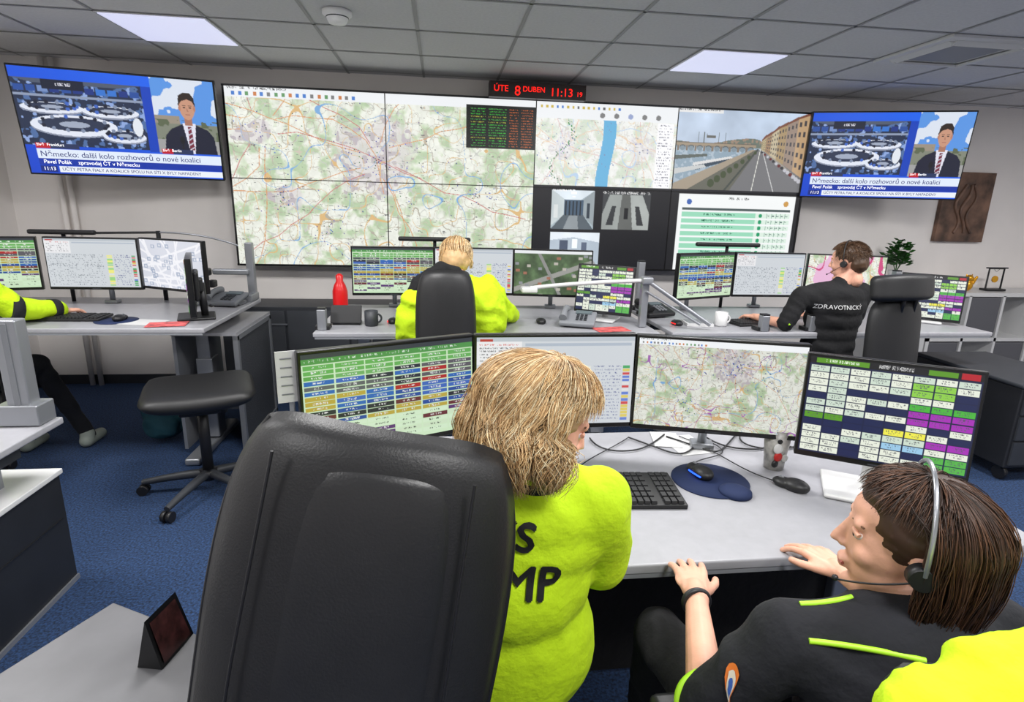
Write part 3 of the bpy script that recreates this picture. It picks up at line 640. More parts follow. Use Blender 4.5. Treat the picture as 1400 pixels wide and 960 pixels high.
def hairmesh(name,g,col,lines,rad):
    if not lines: return
    groups={}
    for l in lines: groups.setdefault(len(l),[]).append([(p.x,p.y,p.z) for p in l])
    COs=[];Fs=[];off=0
    for N,ls in groups.items():
        P=np.array(ls); S=len(ls); tn=np.gradient(P,axis=1); tn/=np.linalg.norm(tn,axis=2,keepdims=True)+1e-9
        ref=np.array([.31,.52,.79]); a=np.cross(tn,ref); a/=np.linalg.norm(a,axis=2,keepdims=True)+1e-9; b_=np.cross(tn,a)
        rr=np.ones(N)*rad
        for j in range(N):
            if j>=N-3: rr[j]=rad*(N-j)/3.5
        co=P[:,:,None,:]+rr[None,:,None,None]*(a[:,:,None,:]*TRI[None,None,:,0:1]+b_[:,:,None,:]*TRI[None,None,:,1:2])
        idx=np.arange(S*N*3).reshape(S,N,3)+off; nx=np.roll(idx,-1,axis=2)
        f=np.stack([idx[:,:-1],nx[:,:-1],nx[:,1:],idx[:,1:]],-1).reshape(-1,4); COs.append(co.reshape(-1,3)); Fs.append(f); off+=S*N*3
    me=npmesh(name,np.concatenate(COs),np.concatenate(Fs)); me.polygons.foreach_set('use_smooth',[True]*len(me.polygons)); me.materials.append(col)
    place(bpy.data.objects.new(name,me),g)
def strands(g,M,n,cols,zend,fluff=.25,wave=.012,fr=72,short=None,base=(.086,.106,.096),rad=.0014,seed=1,inward=0,side_out=0,fringe=0,zvar=.03,fth=80,frlim=95,indiv=.35):
    rd=random.Random(seed); lines=[[] for _ in cols]
    ctr=V((0,-.012,.026)); c0=M@ctr
    def add(pts): lines[rd.randrange(len(cols))].append(pts)
    def surf(th,q,l): 
        d=V((math.sin(th)*math.sin(q),math.sin(th)*math.cos(q),math.cos(th))); return ctr+V((d.x*base[0]*l,d.y*base[1]*l,d.z*base[2]*l))
    cl=[(rd.random()*6.28,rd.random()*6.28,rd.random()) for _ in range(60)]
    for k in range(n):
        ph=math.radians(rd.uniform(-180,180)); th0=math.radians(rd.triangular(2,95,35)); ck=cl[int((ph+3.1416)/6.2832*59.9)]; lay=1+fluff*.6*(rd.random()*.7+.3*ck[2])
        if rd.random()<.04: lay+=.08
        fa=math.radians(fr)
        if abs(ph)<fa and th0>math.radians(30) and not short: continue
        if short:
            if abs(ph)<math.radians(55) and th0>math.radians(52): continue
            if th0>math.radians(92): continue
            pts=[]
            for j in range(4):
                th=th0+j*.06; p=surf(th,ph,.98+.02*j+short*j/3/.09*.6); pts.append(M@p)
            add(pts); continue
        p1=ck[0]+rd.gauss(0,indiv); p2=ck[1]+rd.gauss(0,indiv); wv=wave*rd.uniform(.6,1.2); pts=[]
        sgn=1 if ph>0 else -1; pht=sgn*max(abs(ph),math.radians(fr+4+rd.random()*12)); the=math.radians(100); nn=8
        for j in range(nn):
            t=j/(nn-1); th=th0+(the-th0)*t; q=ph+(pht-ph)*min(1,(th/math.radians(70)))**1.2
            l2=1+(lay-1)*min(1,.35+t); o=V((math.cos(q),-math.sin(q),0))*(wv*math.sin(t*5+p1)*t)
            pts.append(M@(surf(th,q,l2)+o))
        last=pts[-1]; ze=c0.z+zend+rd.uniform(-zvar,zvar*.6); steps=7; H=last.z-ze; rv=V((last.x-c0.x,last.y-c0.y,0)); rv.normalize(); tg=V((-rv.y,rv.x,0))
        if H>.01:
            for j in range(1,steps+1):
                t=j/steps; pts.append(last+V((0,0,-H*t))+rv*(side_out*math.sin(t*2.6)-inward*t*t*.08+wv*.7*(math.sin(t*4+p2)-math.sin(p2)))+tg*(wv*(math.sin(t*6+p1)-math.sin(p1))))
        add(pts)
    for k in range(fringe):
        ph=math.radians(rd.uniform(-frlim,frlim)); th0=math.radians(rd.uniform(0,30)); the=math.radians(fth+rd.uniform(-16,14)+18*abs(ph)/1.6); lay=1+fluff*.7*rd.random(); q1=ph+rd.gauss(.12,.1); p1=rd.random()*6.28; pts=[]
        for j in range(10):
            t=j/9; th=th0+(the-th0)*t; q=ph+(q1-ph)*t; pts.append(M@(surf(th,q,1+(lay-1)*(.3+.7*math.sin(t*2.2))+.03*t*math.sin(t*6+p1))))
        add(pts)
    for i,l in enumerate(lines): hairmesh('hair_strands_%d'%i,g,cols[i],l,rad)
def haircap(g,M,mt,parts,voxel=.006,wr=.003):
    return blob('hair_base',g,mt,xf(parts,M),voxel,3,wr,30)
def hairm(n,c,v=.10): return mat(n,c,.5,var=v,vs=30)
BL=[hairm('blonde_a',(.88,.76,.57)),hairm('blonde_b',(.76,.62,.44)),hairm('blonde_c',(.64,.50,.34)),hairm('blonde_d',(.94,.86,.71)),hairm('blonde_e',(.84,.70,.50))]
BR=[hairm('brunette_a',(.25,.16,.11)),hairm('brunette_b',(.34,.225,.155)),hairm('brunette_c',(.18,.115,.08))]
def snap(bvh,p,off=.003):
    l,n,i,d=bvh.find_nearest(V(p)); return l+n*off
def bvh_of(o):
    me=o.data; return BVHTree.FromPolygons([o.matrix_basis@v.co for v in me.vertices],[tuple(p.vertices) for p in me.polygons])
def cloth_text(g,bvh,body,size,M,mt,dirn=V((0,1,0)),off=.004,bold=.0):
    cu=bpy.data.curves.new('t','FONT'); cu.body=body; cu.size=size; cu.align_x='CENTER'; cu.resolution_u=3
    o=bpy.data.objects.new('t',cu); COL.objects.link(o); dg=bpy.context.evaluated_depsgraph_get(); me=bpy.data.meshes.new_from_object(o.evaluated_get(dg)); bpy.data.objects.remove(o)
    bm=bmesh.new(); bm.from_mesh(me); bmesh.ops.triangulate(bm,faces=bm.faces)
    for _ in range(3):
        es=[e for e in bm.edges if e.calc_length()>size*.14]
        if not es: break
        bmesh.ops.subdivide_edges(bm,edges=es,cuts=1); bmesh.ops.triangulate(bm,faces=[f for f in bm.faces if len(f.verts)>3])
    bm.verts.ensure_lookup_table(); bm.verts.index_update()
    base=[v.co.copy() for v in bm.verts]; F=[tuple(v.index for v in f.verts) for f in bm.faces]; bm.free(); bpy.data.meshes.remove(me)
    vs=[];fs=[]
    for k,(dx,dz) in enumerate(((0,0),(bold,0),(-bold,0),(0,bold),(0,-bold)) if bold>0 else ((0,0),)):
        n=len(vs)
        for c in base:
            p=M@(c+V((dx,dz,0))); l,nn,i,d=bvh.ray_cast(p,dirn)
            vs.append((l-dirn*(off+.0002*k)) if l is not None else p+dirn*.05)
        fs+=[tuple(i+n for i in f) for f in F]
    return meshobj('back_lettering',vs,fs,mt,g)
def headset(g,M,mt,side=1,mic=True,r=1.0):
    pts=[M@V((math.sin(a)*.094*r,-.005,.03+math.cos(a)*.106*r)) for a in [math.radians(-105+i*15) for i in range(15)]]
    tube('headband',g,mt,pts,.0035)
    for s in (-1,1):
        cyl('ear_cup_%d'%(s+1),g,BLK,M@V((s*.084,-.004,-.008)),M@V((s*.102,-.004,-.008)),.021,.017)
    if mic:
        tube('mic_boom',g,BLK,[M@V((side*.094,.0,-.015)),M@V((side*.088,.05,-.045)),M@V((side*.055,.10,-.068))],.0016); v,f=ell(M@V((side*.052,.103,-.068)),(.005,.005,.005)); meshobj('microphone',v,f,BLK,g,True)

# ================================================================ FRONT WORKSTATION
desk('office_desk',-.48,1.62,1.18,2.02,.75,panel=1.62)
monitor((-.145,1.676,1.035),24.4,-2,cells(330,186),.75)
monitor((.375,1.785,1.035),1,-2,sheet(330,186),.75)
im=mapimg(330,186,51,7,((.60,.25,.15),(.3,.7,.04)),150,True); im.a*=.93; toolbar(im,.07); monitor((.905,1.705,1.035),-15.8,-2,im,.75)
monitor((1.31,1.455,1.025),-31,-7,touch(330,220),.75,.435,.30,name='touchscreen_monitor',base=WHT)
keyboard((.49,1.545,.75),-4,.46,.20)
g=grp('mouse_mat',(.85,1.6,.75)); lathe('pad',g,mat('navy_mat',(.07,.14,.30),.8),[(.122,0),(.122,.004),(.0,.0042)],(.86,1.6,.7505),40); lathe('wrist_rest',g,mat('navy_mat',(.07,.14,.30),.8),[(.05,0),(.048,.012),(.03,.018),(0,.02)],(.90,1.51,.7505))
mouse((.84,1.63,.756),10,mat('blue_glow',(.1,.3,1),.5,emit=3)); mouse((1.10,1.53,.7505),38)
g=grp('paper_cup',(1.127,1.68,.75)); lathe('cup',g,mat('cup_glass_grey',(.60,.59,.58),.35,var=.25,vs=35),[(.032,0),(.036,.05),(.046,.145),(.044,.145),(.032,.02),(0,.018)],(1.127,1.68,.7505))
for k,(dx,dz,r,m_) in enumerate(((-.015,.085,.017,WHT),(-.012,.055,.015,mat('cup_red',(.7,.12,.10),.5)),(-.012,.112,.010,BLK),(.012,.05,.012,WHT),(-.02,.030,.012,BLK))):
    v,f=ell((1.127+dx,1.68-.036,.75+dz),(r,.007,r*1.1)); meshobj('print_%d'%k,v,f,m_,g,True)
g=grp('paper_note',(.88,1.93,.75)); box('sheet_a',g,WHT,(.90,1.88,.7515),(.13,.17,.001),RZ(8)); box('sheet_b',g,WHT,(.84,1.93,.753),(.10,.14,.001),RZ(-12))
g=grp('monitor_cables',(1.0,1.9,.75))
for k in range(6):
    x=.55+k*.15; tube('cable_%d'%k,g,BLK,[(x,1.95,.757),(x+.1*math.sin(k),1.84,.757),(x+.12,1.78+.03*math.cos(k*2),.757),(x+.2,1.86-.05*(k%2),.757),(x+.3,1.97,.757)],.003)
tube('mouse_cable',g,BLK,[(.84,1.69,.762),(.90,1.78,.757),(1.05,1.74,.757),(1.0,1.88,.757)],.002); tube('mouse_cable_2',g,BLK,[(1.06,1.57,.76),(.98,1.66,.757),(1.0,1.8,.757),(.9,1.95,.757)],.002); tube('keyboard_cable',g,BLK,[(.42,1.65,.76),(.46,1.76,.757),(.60,1.84,.757),(.7,1.95,.757)],.002)
g=grp('label_strip_card',(-.43,1.55,.75)); box('card',g,WHT,(-.435,1.60,1.115),(.055,.003,.15),RZ(20)); box('stand_rod',g,ALU,(-.43,1.615,.90),(.012,.012,.30)); 
for k in range(5): box('print_%d'%k,g,GRY,(-.435,1.597,1.065+k*.026),(.030,.002,.003),RZ(20))
chair((-.11,1.03),-4,seatz=.50,backw=.485,backh=.80,backc=.885,lean=6,by=-.27,bx=-.028,fancy=True,arms=True,backroll=10,taper=.12,armz=.19)
# ---- woman 1
g=grp('woman_in_hi_vis_jacket',(.10,1.0,.5))
pel=V((.10,1.06,.56)); nk=V((.165,.965,1.11)); sl=V((-.03,.97,1.05)); sr=V((.300,.985,1.04))
P=torso(pel,nk,sl,sr,1.0,1.0)
P+=[cap(sr,(.335,1.04,.87),.068,.060),cap((.335,1.04,.87),(.26,1.26,.80),.058,.042),cap(sl,(-.11,1.10,.84),.064,.052),cap((-.11,1.10,.84),(.06,1.27,.80),.05,.038),
    ell((.16,.97,1.085),(.085,.07,.05)),ell((.13,1.0,.72),(.185,.135,.20)),ell((.12,.99,.88),(.175,.13,.14))]
jk=blob('hi_vis_jacket',g,NEON,P,.0085,7,.009,5.2); bv=bvh_of(jk)
BT=mat('black_print',(.03,.03,.04),.7)
cloth_text(g,bv,'ZZS',.082,T(.088,.55,1.012)@RY(7)@RX(90),BT,bold=.0022); cloth_text(g,bv,'HMP',.088,T(.118,.55,.920)@RY(7)@RX(90),BT,bold=.0022)
tube('collar',g,NAVY,[nk+V((.058*math.cos(a),.058*math.sin(a),.010+.012*math.sin(a))) for a in [k*.628 for k in range(10)]],.012,cyclic=True)
M=make_head(g,(.168,.955,1.225),(.95,.10,-.42),nk,up=(.1,0,1),s=.96)
CAPB=[ell((0,-.018,.036),(.083,.098,.091)),ell((0,-.055,-.02),(.080,.066,.090)),ell((.056,-.035,-.02),(.034,.045,.075)),ell((-.056,-.035,-.02),(.034,.045,.075)),ell((0,.04,.072),(.058,.048,.038))]
haircap(g,M,BL[1],CAPB,.006,.003)
strands(g,M,11000,BL,-.085,fluff=.36,wave=.011,fr=72,seed=5,side_out=.022,rad=.00065,inward=.2,fringe=2600,zvar=.05,fth=56,indiv=.6)
hand(g,(.24,1.28,.79),(-.3,.9,-.1),(0,0,1),-1,25,name='hand_right'); hand(g,(.08,1.29,.79),(.3,.9,-.1),(0,0,1),1,25,name='hand_left')
legs(g,pel,[(-.03,1.42,.60),(.30,1.40,.60)],[(-.03,1.46,0),(.32,1.46,0)],BLKF)
# ---- woman 2
g=grp('woman_with_headset',(.72,.62,.5))
pel=V((.72,.63,.56)); nk=V((.735,.68,.990)); sl=V((.545,.71,.935)); sr=V((.90,.70,.94))
P=torso(pel,nk,sl,sr,.95,.95)
el=V((.455,.765,.765)); er=V((.965,.86,.80))
P+=[cap(sl,el,.060,.048),cap(sr,er,.060,.048)]
jk=blob('dark_uniform_jacket',g,NAVY,P,.0085,6,.009,7); bv=bvh_of(jk)
PIP=mat('reflective_lime_piping',(.66,.88,.18),.5)
for k,ps in enumerate(([(.54,.64,1.0),(.58,.62,1.0),(.63,.60,1.0),(.68,.58,1.0)],[(.56,.72,1.02),(.60,.71,1.02),(.64,.71,1.02)])):
    tube('piping_%d'%k,g,PIP,[snap(bv,p,.0) for p in ps],.0045)
tube('sleeve_hem',g,PIP,[el+V((.05*math.cos(a),.012+.01*math.sin(a),.05*math.sin(a))) for a in [k*.628 for k in range(10)]],.007,cyclic=True)
pc=snap(bv,(.43,.68,.87),.002)
for k,(r,c) in enumerate(((.040,(.85,.45,.15)),(.030,(.85,.82,.75)),(.018,(.2,.35,.65)))):
    vs=[snap(bv,pc+V((r*.5*math.cos(a),r*.6*math.cos(a),r*math.sin(a))),.004+.001*k) for a in [i*math.pi/10 for i in range(20)]]+[snap(bv,pc,.005+.001*k)]
    meshobj('sleeve_patch_%d'%k,vs,[(i,(i+1)%20,20) for i in range(20)],mat('patch_%d'%k,c,.6),g,True)
hand(g,(.548,1.02,.787),(.28,.95,-.08),(0,0,1),1,10,fore=el+V((0,.0,.01)),name='hand_left',fr=.036,spread=5,scale=1.08)
hand(g,(.925,1.06,.79),(-.10,.98,-.06),(0,0,1),-1,14,fore=er,name='hand_right',fr=.036,spread=6,scale=1.05)
tube('wrist_watch_band',g,BLK,[V((.538,.995,.787))+V((.028*math.cos(a),.004*math.sin(a),.025*math.sin(a))) for a in [k*.5236 for k in range(12)]],.007,cyclic=True)
M=make_head(g,(.730,.715,1.100),(-.84,.54,.0),nk,s=.94)
haircap(g,M,BR[0],[ell((0,-.018,.038),(.081,.097,.089)),ell((0,-.06,-.02),(.078,.062,.09)),ell((0,-.075,-.06),(.070,.045,.07)),ell((0,.035,.076),(.056,.046,.034))],.006,.002)
strands(g,M,11000,BR,-.130,fluff=.26,wave=.003,fr=82,seed=9,rad=.0008,inward=.25,fringe=1500,fth=42,frlim=110,zvar=.02)
headset(g,M,mat('silver_band',(.62,.63,.65),.3,.7),side=-1,r=1.10)
legs(g,pel,[(.52,1.12,.60),(.86,1.08,.60)],[(.52,1.16,0),(.86,1.12,0)],BLKF)
chair((.74,.74),0,seatz=.46,backw=.44,backh=.56,backc=.79,lean=5,by=-.27,arms=True,name='office_chair')
g=grp('draped_hi_vis_jacket',(.72,.46,.9)); blob('cloth',g,NEON,[cap((.555,.475,1.040),(.74,.47,1.065),.045,.050),cap((.74,.47,1.065),(.93,.475,1.045),.050,.05),cap((.63,.50,1.085),(.80,.50,1.09),.03,.035),ell((.74,.43,.88),(.24,.05,.22)),cap((.545,.46,1.04),(.50,.44,.65),.050,.045),cap((.95,.46,1.04),(.98,.44,.65),.05,.05)],.007,5,.014,9)
# ================================================================ FAR ROW
DZ=.88
desk('office_desk',-.72,1.30,3.22,4.15,DZ); desk('office_desk',1.38,3.55,3.22,4.15,DZ)
zc=1.152
A=(150,84)
monitor((-.325,3.92,zc),3,0,cells(*A),DZ); monitor((.22,3.95,zc),0,0,sheet(*A),DZ); monitor((.76,3.90,zc),-8,0,aerial(*A),DZ); monitor((1.04,3.58,1.09),-32,-10,touch(100,74),DZ,.36,.29,name='touchscreen_monitor',base=WHT)
monitor((1.86,3.86,zc),22,0,cells(*A),DZ); monitor((2.40,3.97,zc),0,0,sheet(*A),DZ); monitor((2.95,3.89,zc),-15,0,pinkmap(*A),DZ); monitor((3.36,3.55,1.06),-42,-8,touch(100,74),DZ,.36,.29,name='touchscreen_monitor',base=WHT)
for (x,y,z,l) in ((-.05,4.09,DZ,.5),(2.12,4.10,DZ,.5),(-2.45,4.10,.90,.4)):
    g=grp('speaker_bar',(x,y,z)); box('bar',g,BLK,(x,y,1.355),(l,.04,.03),bevel=.01); cyl('post',g,BLK,(x,y+.01,z+.001),(x,y+.01,1.35),.012)
keyboard((.15,3.55,DZ),0); keyboard((2.1,3.50,DZ),10); mouse((.62,3.5,DZ),0); mouse((1.5,3.45,DZ),0,mat('red_glow',(1,.1,.1),.5,emit=2)); mouse((-.30,3.5,DZ),0,mat('red_glow',(1,.1,.1),.5,emit=2))
phone((.84,3.42,DZ),-20,GRY); phone((1.46,3.75,DZ),15,BLK)
for k,(x,y,h) in enumerate(((-.68,3.30,.12),(1.42,3.98,.35),(3.5,4.05,.3),(1.98,3.26,.10),(2.30,3.26,.10))):
    g=grp('aluminium_desk_post',(x,y,DZ)); box('post',g,ALU,(x,y,DZ+h/2+.001),(.05,.05,h),bevel=.006); box('cap',g,BLK,(x,y,DZ+h+.005),(.045,.045,.01)); box('clamp',g,BLK,(x,y+.03,DZ+.013),(.08,.08,.024),bevel=.004)
g=grp('articulated_arm',(1.24,3.38,DZ)); box('post',g,ALU,(1.24,3.38,DZ+.145),(.045,.045,.285),bevel=.006); tube('beam_left',g,WHT,[(1.24,3.36,1.175),(.85,3.44,1.15),(.55,3.52,1.10)],.013); tube('beam_right',g,ALU,[(1.24,3.34,1.175),(1.64,3.28,.915)],.013,smooth=False); tube('beam_right_lower',g,ALU,[(1.24,3.35,1.11),(1.58,3.29,.915)],.008,smooth=False)
box('elbow',g,ALU,(1.24,3.36,1.175),(.07,.07,.045),bevel=.01); box('head',g,WHT,(.54,3.52,1.09),(.10,.08,.035),bevel=.01)
g=grp('red_bottle',(-.66,3.80,DZ)); lathe('body',g,mat('red_plastic',(.80,.07,.09),.3),[(.045,0),(.048,.02),(.048,.15),(.036,.19),(.022,.215),(.024,.25),(.010,.262),(0,.264)],(-.66,3.80,DZ)); 
g=grp('tablet_stand',(-.57,3.45,DZ)); box('tablet',g,BLK,(-.57,3.45,DZ+.062),(.18,.02,.11),RX(-20),bevel=.004); box('foot',g,BLK,(-.57,3.48,DZ+.007),(.16,.09,.012))
g=grp('coffee_mug',(-.40,3.42,DZ)); lathe('mug',g,DGR,[(.035,0),(.04,.01),(.04,.09),(.036,.09),(.034,.01),(0,.01)],(-.42,3.42,DZ)); tube('handle',g,DGR,[(-.38,3.42,DZ+.07),(-.355,3.42,DZ+.06),(-.355,3.42,DZ+.03),(-.38,3.42,DZ+.02)],.006)
g=grp('coffee_mug',(1.78,3.42,DZ)); lathe('mug',g,WHT,[(.035,0),(.04,.01),(.04,.09),(.036,.09),(.034,.01),(0,.01)],(1.78,3.42,DZ)); tube('handle',g,WHT,[(1.82,3.42,DZ+.07),(1.845,3.42,DZ+.06),(1.845,3.42,DZ+.03),(1.82,3.42,DZ+.02)],.006)
g=grp('document_papers',(1.0,3.34,DZ)); box('sheet',g,mat('leaflet_red',(.75,.3,.3),.5,var=.4,vs=20),(1.02,3.30,DZ+.003),(.21,.13,.002),RZ(10)); 
g=grp('document_papers',(1.64,3.45,DZ)); box('stack',g,WHT,(1.64,3.46,DZ+.011),(.17,.15,.02),RZ(-8)); box('cover',g,GRY,(1.64,3.46,DZ+.022),(.15,.13,.002),RZ(-4))
chair((.0,3.18),8,seatz=.55,backw=.33,backh=.66,backc=.935,lean=4,by=-.20,arms=False,name='office_chair')
g=grp('seated_operator_in_hi_vis_jacket',(.05,3.25,.6)); pel=V((.05,3.28,.62)); nk=V((.10,3.36,1.16)); sl=V((-.09,3.33,1.13)); sr=V((.27,3.33,1.13))
P=torso(pel,nk,sl,sr,1.05,1.1)+[cap(sr,(.38,3.36,.98),.070,.058),cap((.38,3.36,.98),(.44,3.52,.925),.052,.040),cap(sl,(-.19,3.30,.97),.070,.06),cap((-.19,3.30,.97),(-.02,3.52,.925),.05,.038),ell((.20,3.22,.97),(.17,.08,.22)),ell((-.16,3.22,.92),(.10,.08,.22))]
blob('hi_vis_jacket',g,NEON,P,.012,4,.018,9)
blob('dark_hood',g,BLKF,[cap((-.13,3.25,1.15),(.0,3.25,1.235),.05,.05),cap((.0,3.25,1.235),(.08,3.27,1.22),.05,.035),cap((-.19,3.23,1.03),(-.13,3.25,1.15),.045,.05)],.010,3,.006,12)
M=make_head(g,(.085,3.44,1.285),(.2,.9,-.55),nk); haircap(g,M,BL[1],CAPB,.007); strands(g,M,1200,BL,-.06,fluff=.2,wave=.006,fr=60,seed=15,rad=.0016)
hand(g,(.44,3.54,.915),(0,1,-.05),(0,0,1),-1,20,name='hand_right'); hand(g,(.0,3.54,.915),(.1,1,-.05),(0,0,1),1,20,name='hand_left')
legs(g,pel,[(-.04,3.62,.60),(.16,3.62,.60)],[(-.04,3.66,0),(.16,3.66,0)],BLKF)
chair((2.53,3.12),14,seatz=.55,backw=.42,backh=.50,backc=.90,lean=5,by=-.24,head=(.48,.15,-10),arms=True,name='office_chair')
g=grp('man_in_paramedic_shirt',(2.42,3.2,.6)); pel=V((2.46,3.30,.62)); nk=V((2.46,3.27,1.175)); sl=V((2.22,3.28,1.10)); sr=V((2.64,3.30,1.12))
P=torso(pel,nk,sl,sr,1.05,1.1)+[cap(sr,(2.68,3.38,.95),.062,.052),cap(sl,(2.13,3.27,.93),.062,.052)]
jk=blob('black_polo_shirt',g,BLKF,P,.010,4,.006,7); bv=bvh_of(jk)
WT=mat('white_print',(.85,.85,.85),.6); cloth_text(g,bv,'ZDRAVOTNICKÝ',.038,T(2.41,2.6,1.035)@RX(90),WT)
tube('lime_sleeve_piping',g,PIP,[snap(bv,(2.11+.03*math.sin(k),3.26+.06*math.cos(k),.92+.004*k),.002) for k in (0,1,2,3)],.006)
hand(g,(2.06,3.50,.925),(-.2,1,-.1),(0,0,1),1,20,fore=(2.13,3.27,.925),fr=.036,name='hand_left'); hand(g,(2.55,3.60,.925),(-.2,1,-.1),(0,0,1),-1,20,fore=(2.68,3.38,.95),fr=.036,name='hand_right')
M=make_head(g,(2.50,3.29,1.31),(-.55,.80,-.12),nk)
SH=[hairm('short_brown_a',(.32,.235,.17)),hairm('short_brown_b',(.42,.31,.22))]
haircap(g,M,SH[0],[ell((0,-.018,.044),(.080,.096,.083)),ell((0,-.062,-.005),(.070,.052,.065))],.006); strands(g,M,2500,SH,0,short=.016,seed=4,rad=.0014)
headset(g,M,BLK,side=-1)
legs(g,pel,[(2.36,3.66,.60),(2.56,3.66,.60)],[(2.34,3.7,0),(2.58,3.7,0)],BLKF)
# ================================================================ LEFT ROW
LZ=.90
desk('office_desk',-3.3,-1.30,3.24,4.28,LZ)
monitor((-2.74,3.80,1.178),18,0,cells(*A),LZ); monitor((-2.18,3.90,1.178),0,0,sheet(*A),LZ); monitor((-1.70,3.86,1.178),-28,0,cityplan(*A),LZ)
monitor((-1.475,3.52,1.11),-69,0,touch(60,40),LZ,.42,.30,name='touchscreen_monitor',base=BLK)
keyboard((-2.15,3.50,LZ),0); mouse((-1.83,3.45,LZ+.004),0)
g=grp('mouse_mat',(-1.85,3.45,LZ)); lathe('pad',g,mat('navy_mat',(.07,.14,.30),.8),[(.11,0),(.11,.003),(0,.0032)],(-1.85,3.45,LZ+.0005))
phone((-1.43,3.98,LZ),-10,mat('phone_silver',(.40,.41,.43),.4))
g=grp('document_papers',(-1.6,3.36,LZ)); box('sheet_a',g,mat('leaflet_red',(.75,.3,.3)),(-1.53,3.34,LZ+.004),(.20,.13,.002),RZ(12)); box('sheet_b',g,WHT,(-1.68,3.40,LZ+.002),(.21,.15,.002),RZ(-10))
g=grp('aluminium_desk_post',(-1.34,4.22,LZ)); box('post',g,ALU,(-1.335,4.22,LZ+.201),(.05,.05,.40),bevel=.006); box('clamp',g,ALU,(-1.335,4.18,LZ+.026),(.06,.16,.05),bevel=.006); box('arm',g,ALU,(-1.46,4.19,LZ+.20),(.24,.04,.04),bevel=.01)
for k in range(3): box('joint_%d'%k,g,BLK,(-1.58-.03*k,4.16,LZ+.12+.08*k),(.05,.07,.05),bevel=.01)
g=grp('articulated_arm',(-1.9,4.2,LZ)); cyl('post',g,BLK,(-1.90,4.18,LZ+.001),(-1.90,4.18,LZ+.47),.014); tube('beam_a',g,ALU,[(-1.9,4.18,LZ+.46),(-1.60,4.12,LZ+.47),(-1.40,4.2,LZ+.38)],.006); tube('beam_b',g,BLK,[(-2.3,4.15,LZ+.45),(-1.9,4.18,LZ+.46)],.008,smooth=False)
tube('cable_bundle',g,BLK,[(-1.62,4.10,LZ+.3),(-1.70,4.05,LZ+.1),(-1.6,4.0,LZ+.02),(-1.5,3.9,LZ+.01)],.01)
g=grp('desk_side_cabinet',(-1.30,3.9,0)); 
for (y,z,sy,sz,n) in ((3.62,.40,.03,.74,'front_post'),(4.30,.40,.03,.74,'rear_post'),(3.96,.76,.71,.03,'top_rail'),(3.96,.04,.71,.03,'bottom_rail')): box(n,g,ALU,(-1.27,y,z),(.03,sy,sz))
box('mesh_infill',g,mat('grey_mesh_panel',(.24,.25,.27),.6,bump=.4,bs=120),(-1.27,3.96,.40),(.008,.66,.70)); box('inner_shelf',g,DGR,(-1.45,3.96,.30),(.34,.66,.02)); box('back_frame',g,ALU,(-1.63,3.96,.40),(.02,.70,.74)); box('top_plate',g,LGR,(-1.45,3.96,.785),(.38,.72,.02))
desk('office_desk',-3.3,-1.48,1.90,2.30,.75)
g=grp('aluminium_desk_post',(-1.565,2.24,.75)); box('post',g,ALU,(-1.565,2.235,.952),(.08,.06,.40),bevel=.006); box('bracket',g,ALU,(-1.57,2.24,.792),(.15,.10,.08),bevel=.006); box('groove',g,GRY,(-1.565,2.203,.95),(.02,.004,.38))
chair((-1.30,3.10),20,seatz=.63,back=False,arms=False,sw=.54,s5=.34,name='office_stool',metal=DGR)
chair((-2.55,3.12),0,seatz=.52,backw=.44,backh=.5,backc=.86,arms=True,s5=.33)
g=grp('seated_operator_at_screens',(-2.6,3.2,.6)); pel=V((-2.55,3.22,.62)); nk=V((-2.55,3.24,1.17)); sl=V((-2.74,3.26,1.10)); sr=V((-2.36,3.26,1.10))
P=torso(pel,nk,sl,sr,1.05,1.1)+[cap(sr,(-2.28,3.32,.99),.072,.064),cap((-2.28,3.32,.99),(-2.20,3.54,.95),.062,.046),cap(sl,(-2.8,3.32,.97),.066,.055),cap((-2.8,3.32,.97),(-2.6,3.52,.95),.055,.042)]
blob('hi_vis_jacket',g,NEON,P,.011,4,.010,8)
for k,(a,b_,r) in enumerate((((-2.30,3.29,.995),(-2.275,3.335,.985),.074),((-2.220,3.49,.959),(-2.207,3.53,.953),.057))): cyl('dark_band_%d'%k,g,NAVY,a,b_,r)
M=make_head(g,(-2.55,3.30,1.30),(.1,.95,-.15),nk); haircap(g,M,BR[0],CAPB,.007); strands(g,M,700,BR,-.06,fluff=.2,wave=.003,seed=25,rad=.002)
hand(g,(-2.195,3.57,.935),(.25,1,-.10),(0,0,1),-1,20,name='hand_right'); hand(g,(-2.58,3.56,.94),(.5,1,-.1),(0,0,1),1,20,name='hand_left')
legs(g,pel,[(-2.66,3.62,.60),(-2.42,3.62,.60)],[(-2.62,3.72,0),(-2.30,3.78,0)],NAVY,shoe=mat('shoe_grey',(.55,.58,.55),.6))
g=grp('teal_backpack',(-1.9,3.85,0)); blob('bag',g,mat('teal_fabric',(.10,.28,.33),.8,bump=.3,bs=30),[ell((-1.85,3.85,.20),(.14,.09,.19)),ell((-1.85,3.78,.13),(.11,.06,.10))],.01,4,.01,10); tube('strap',g,BLK,[(-1.9,3.85,.36),(-1.85,3.8,.44),(-1.80,3.85,.36)],.01)
g=grp('low_storage_cabinet',(-1.0,4.9,0)); box('carcass',g,DGR,(-1.0,4.92,.38),(1.5,.42,.76),bevel=.004)
for k in range(3): box('door_panel_%d'%k,g,mat('drawer_front',(.27,.28,.30),.5),(-1.5+.5*k,4.705,.38),(.48,.012,.70)); box('handle_%d'%k,g,ALU,(-1.3+.5*k,4.695,.62),(.12,.012,.012))
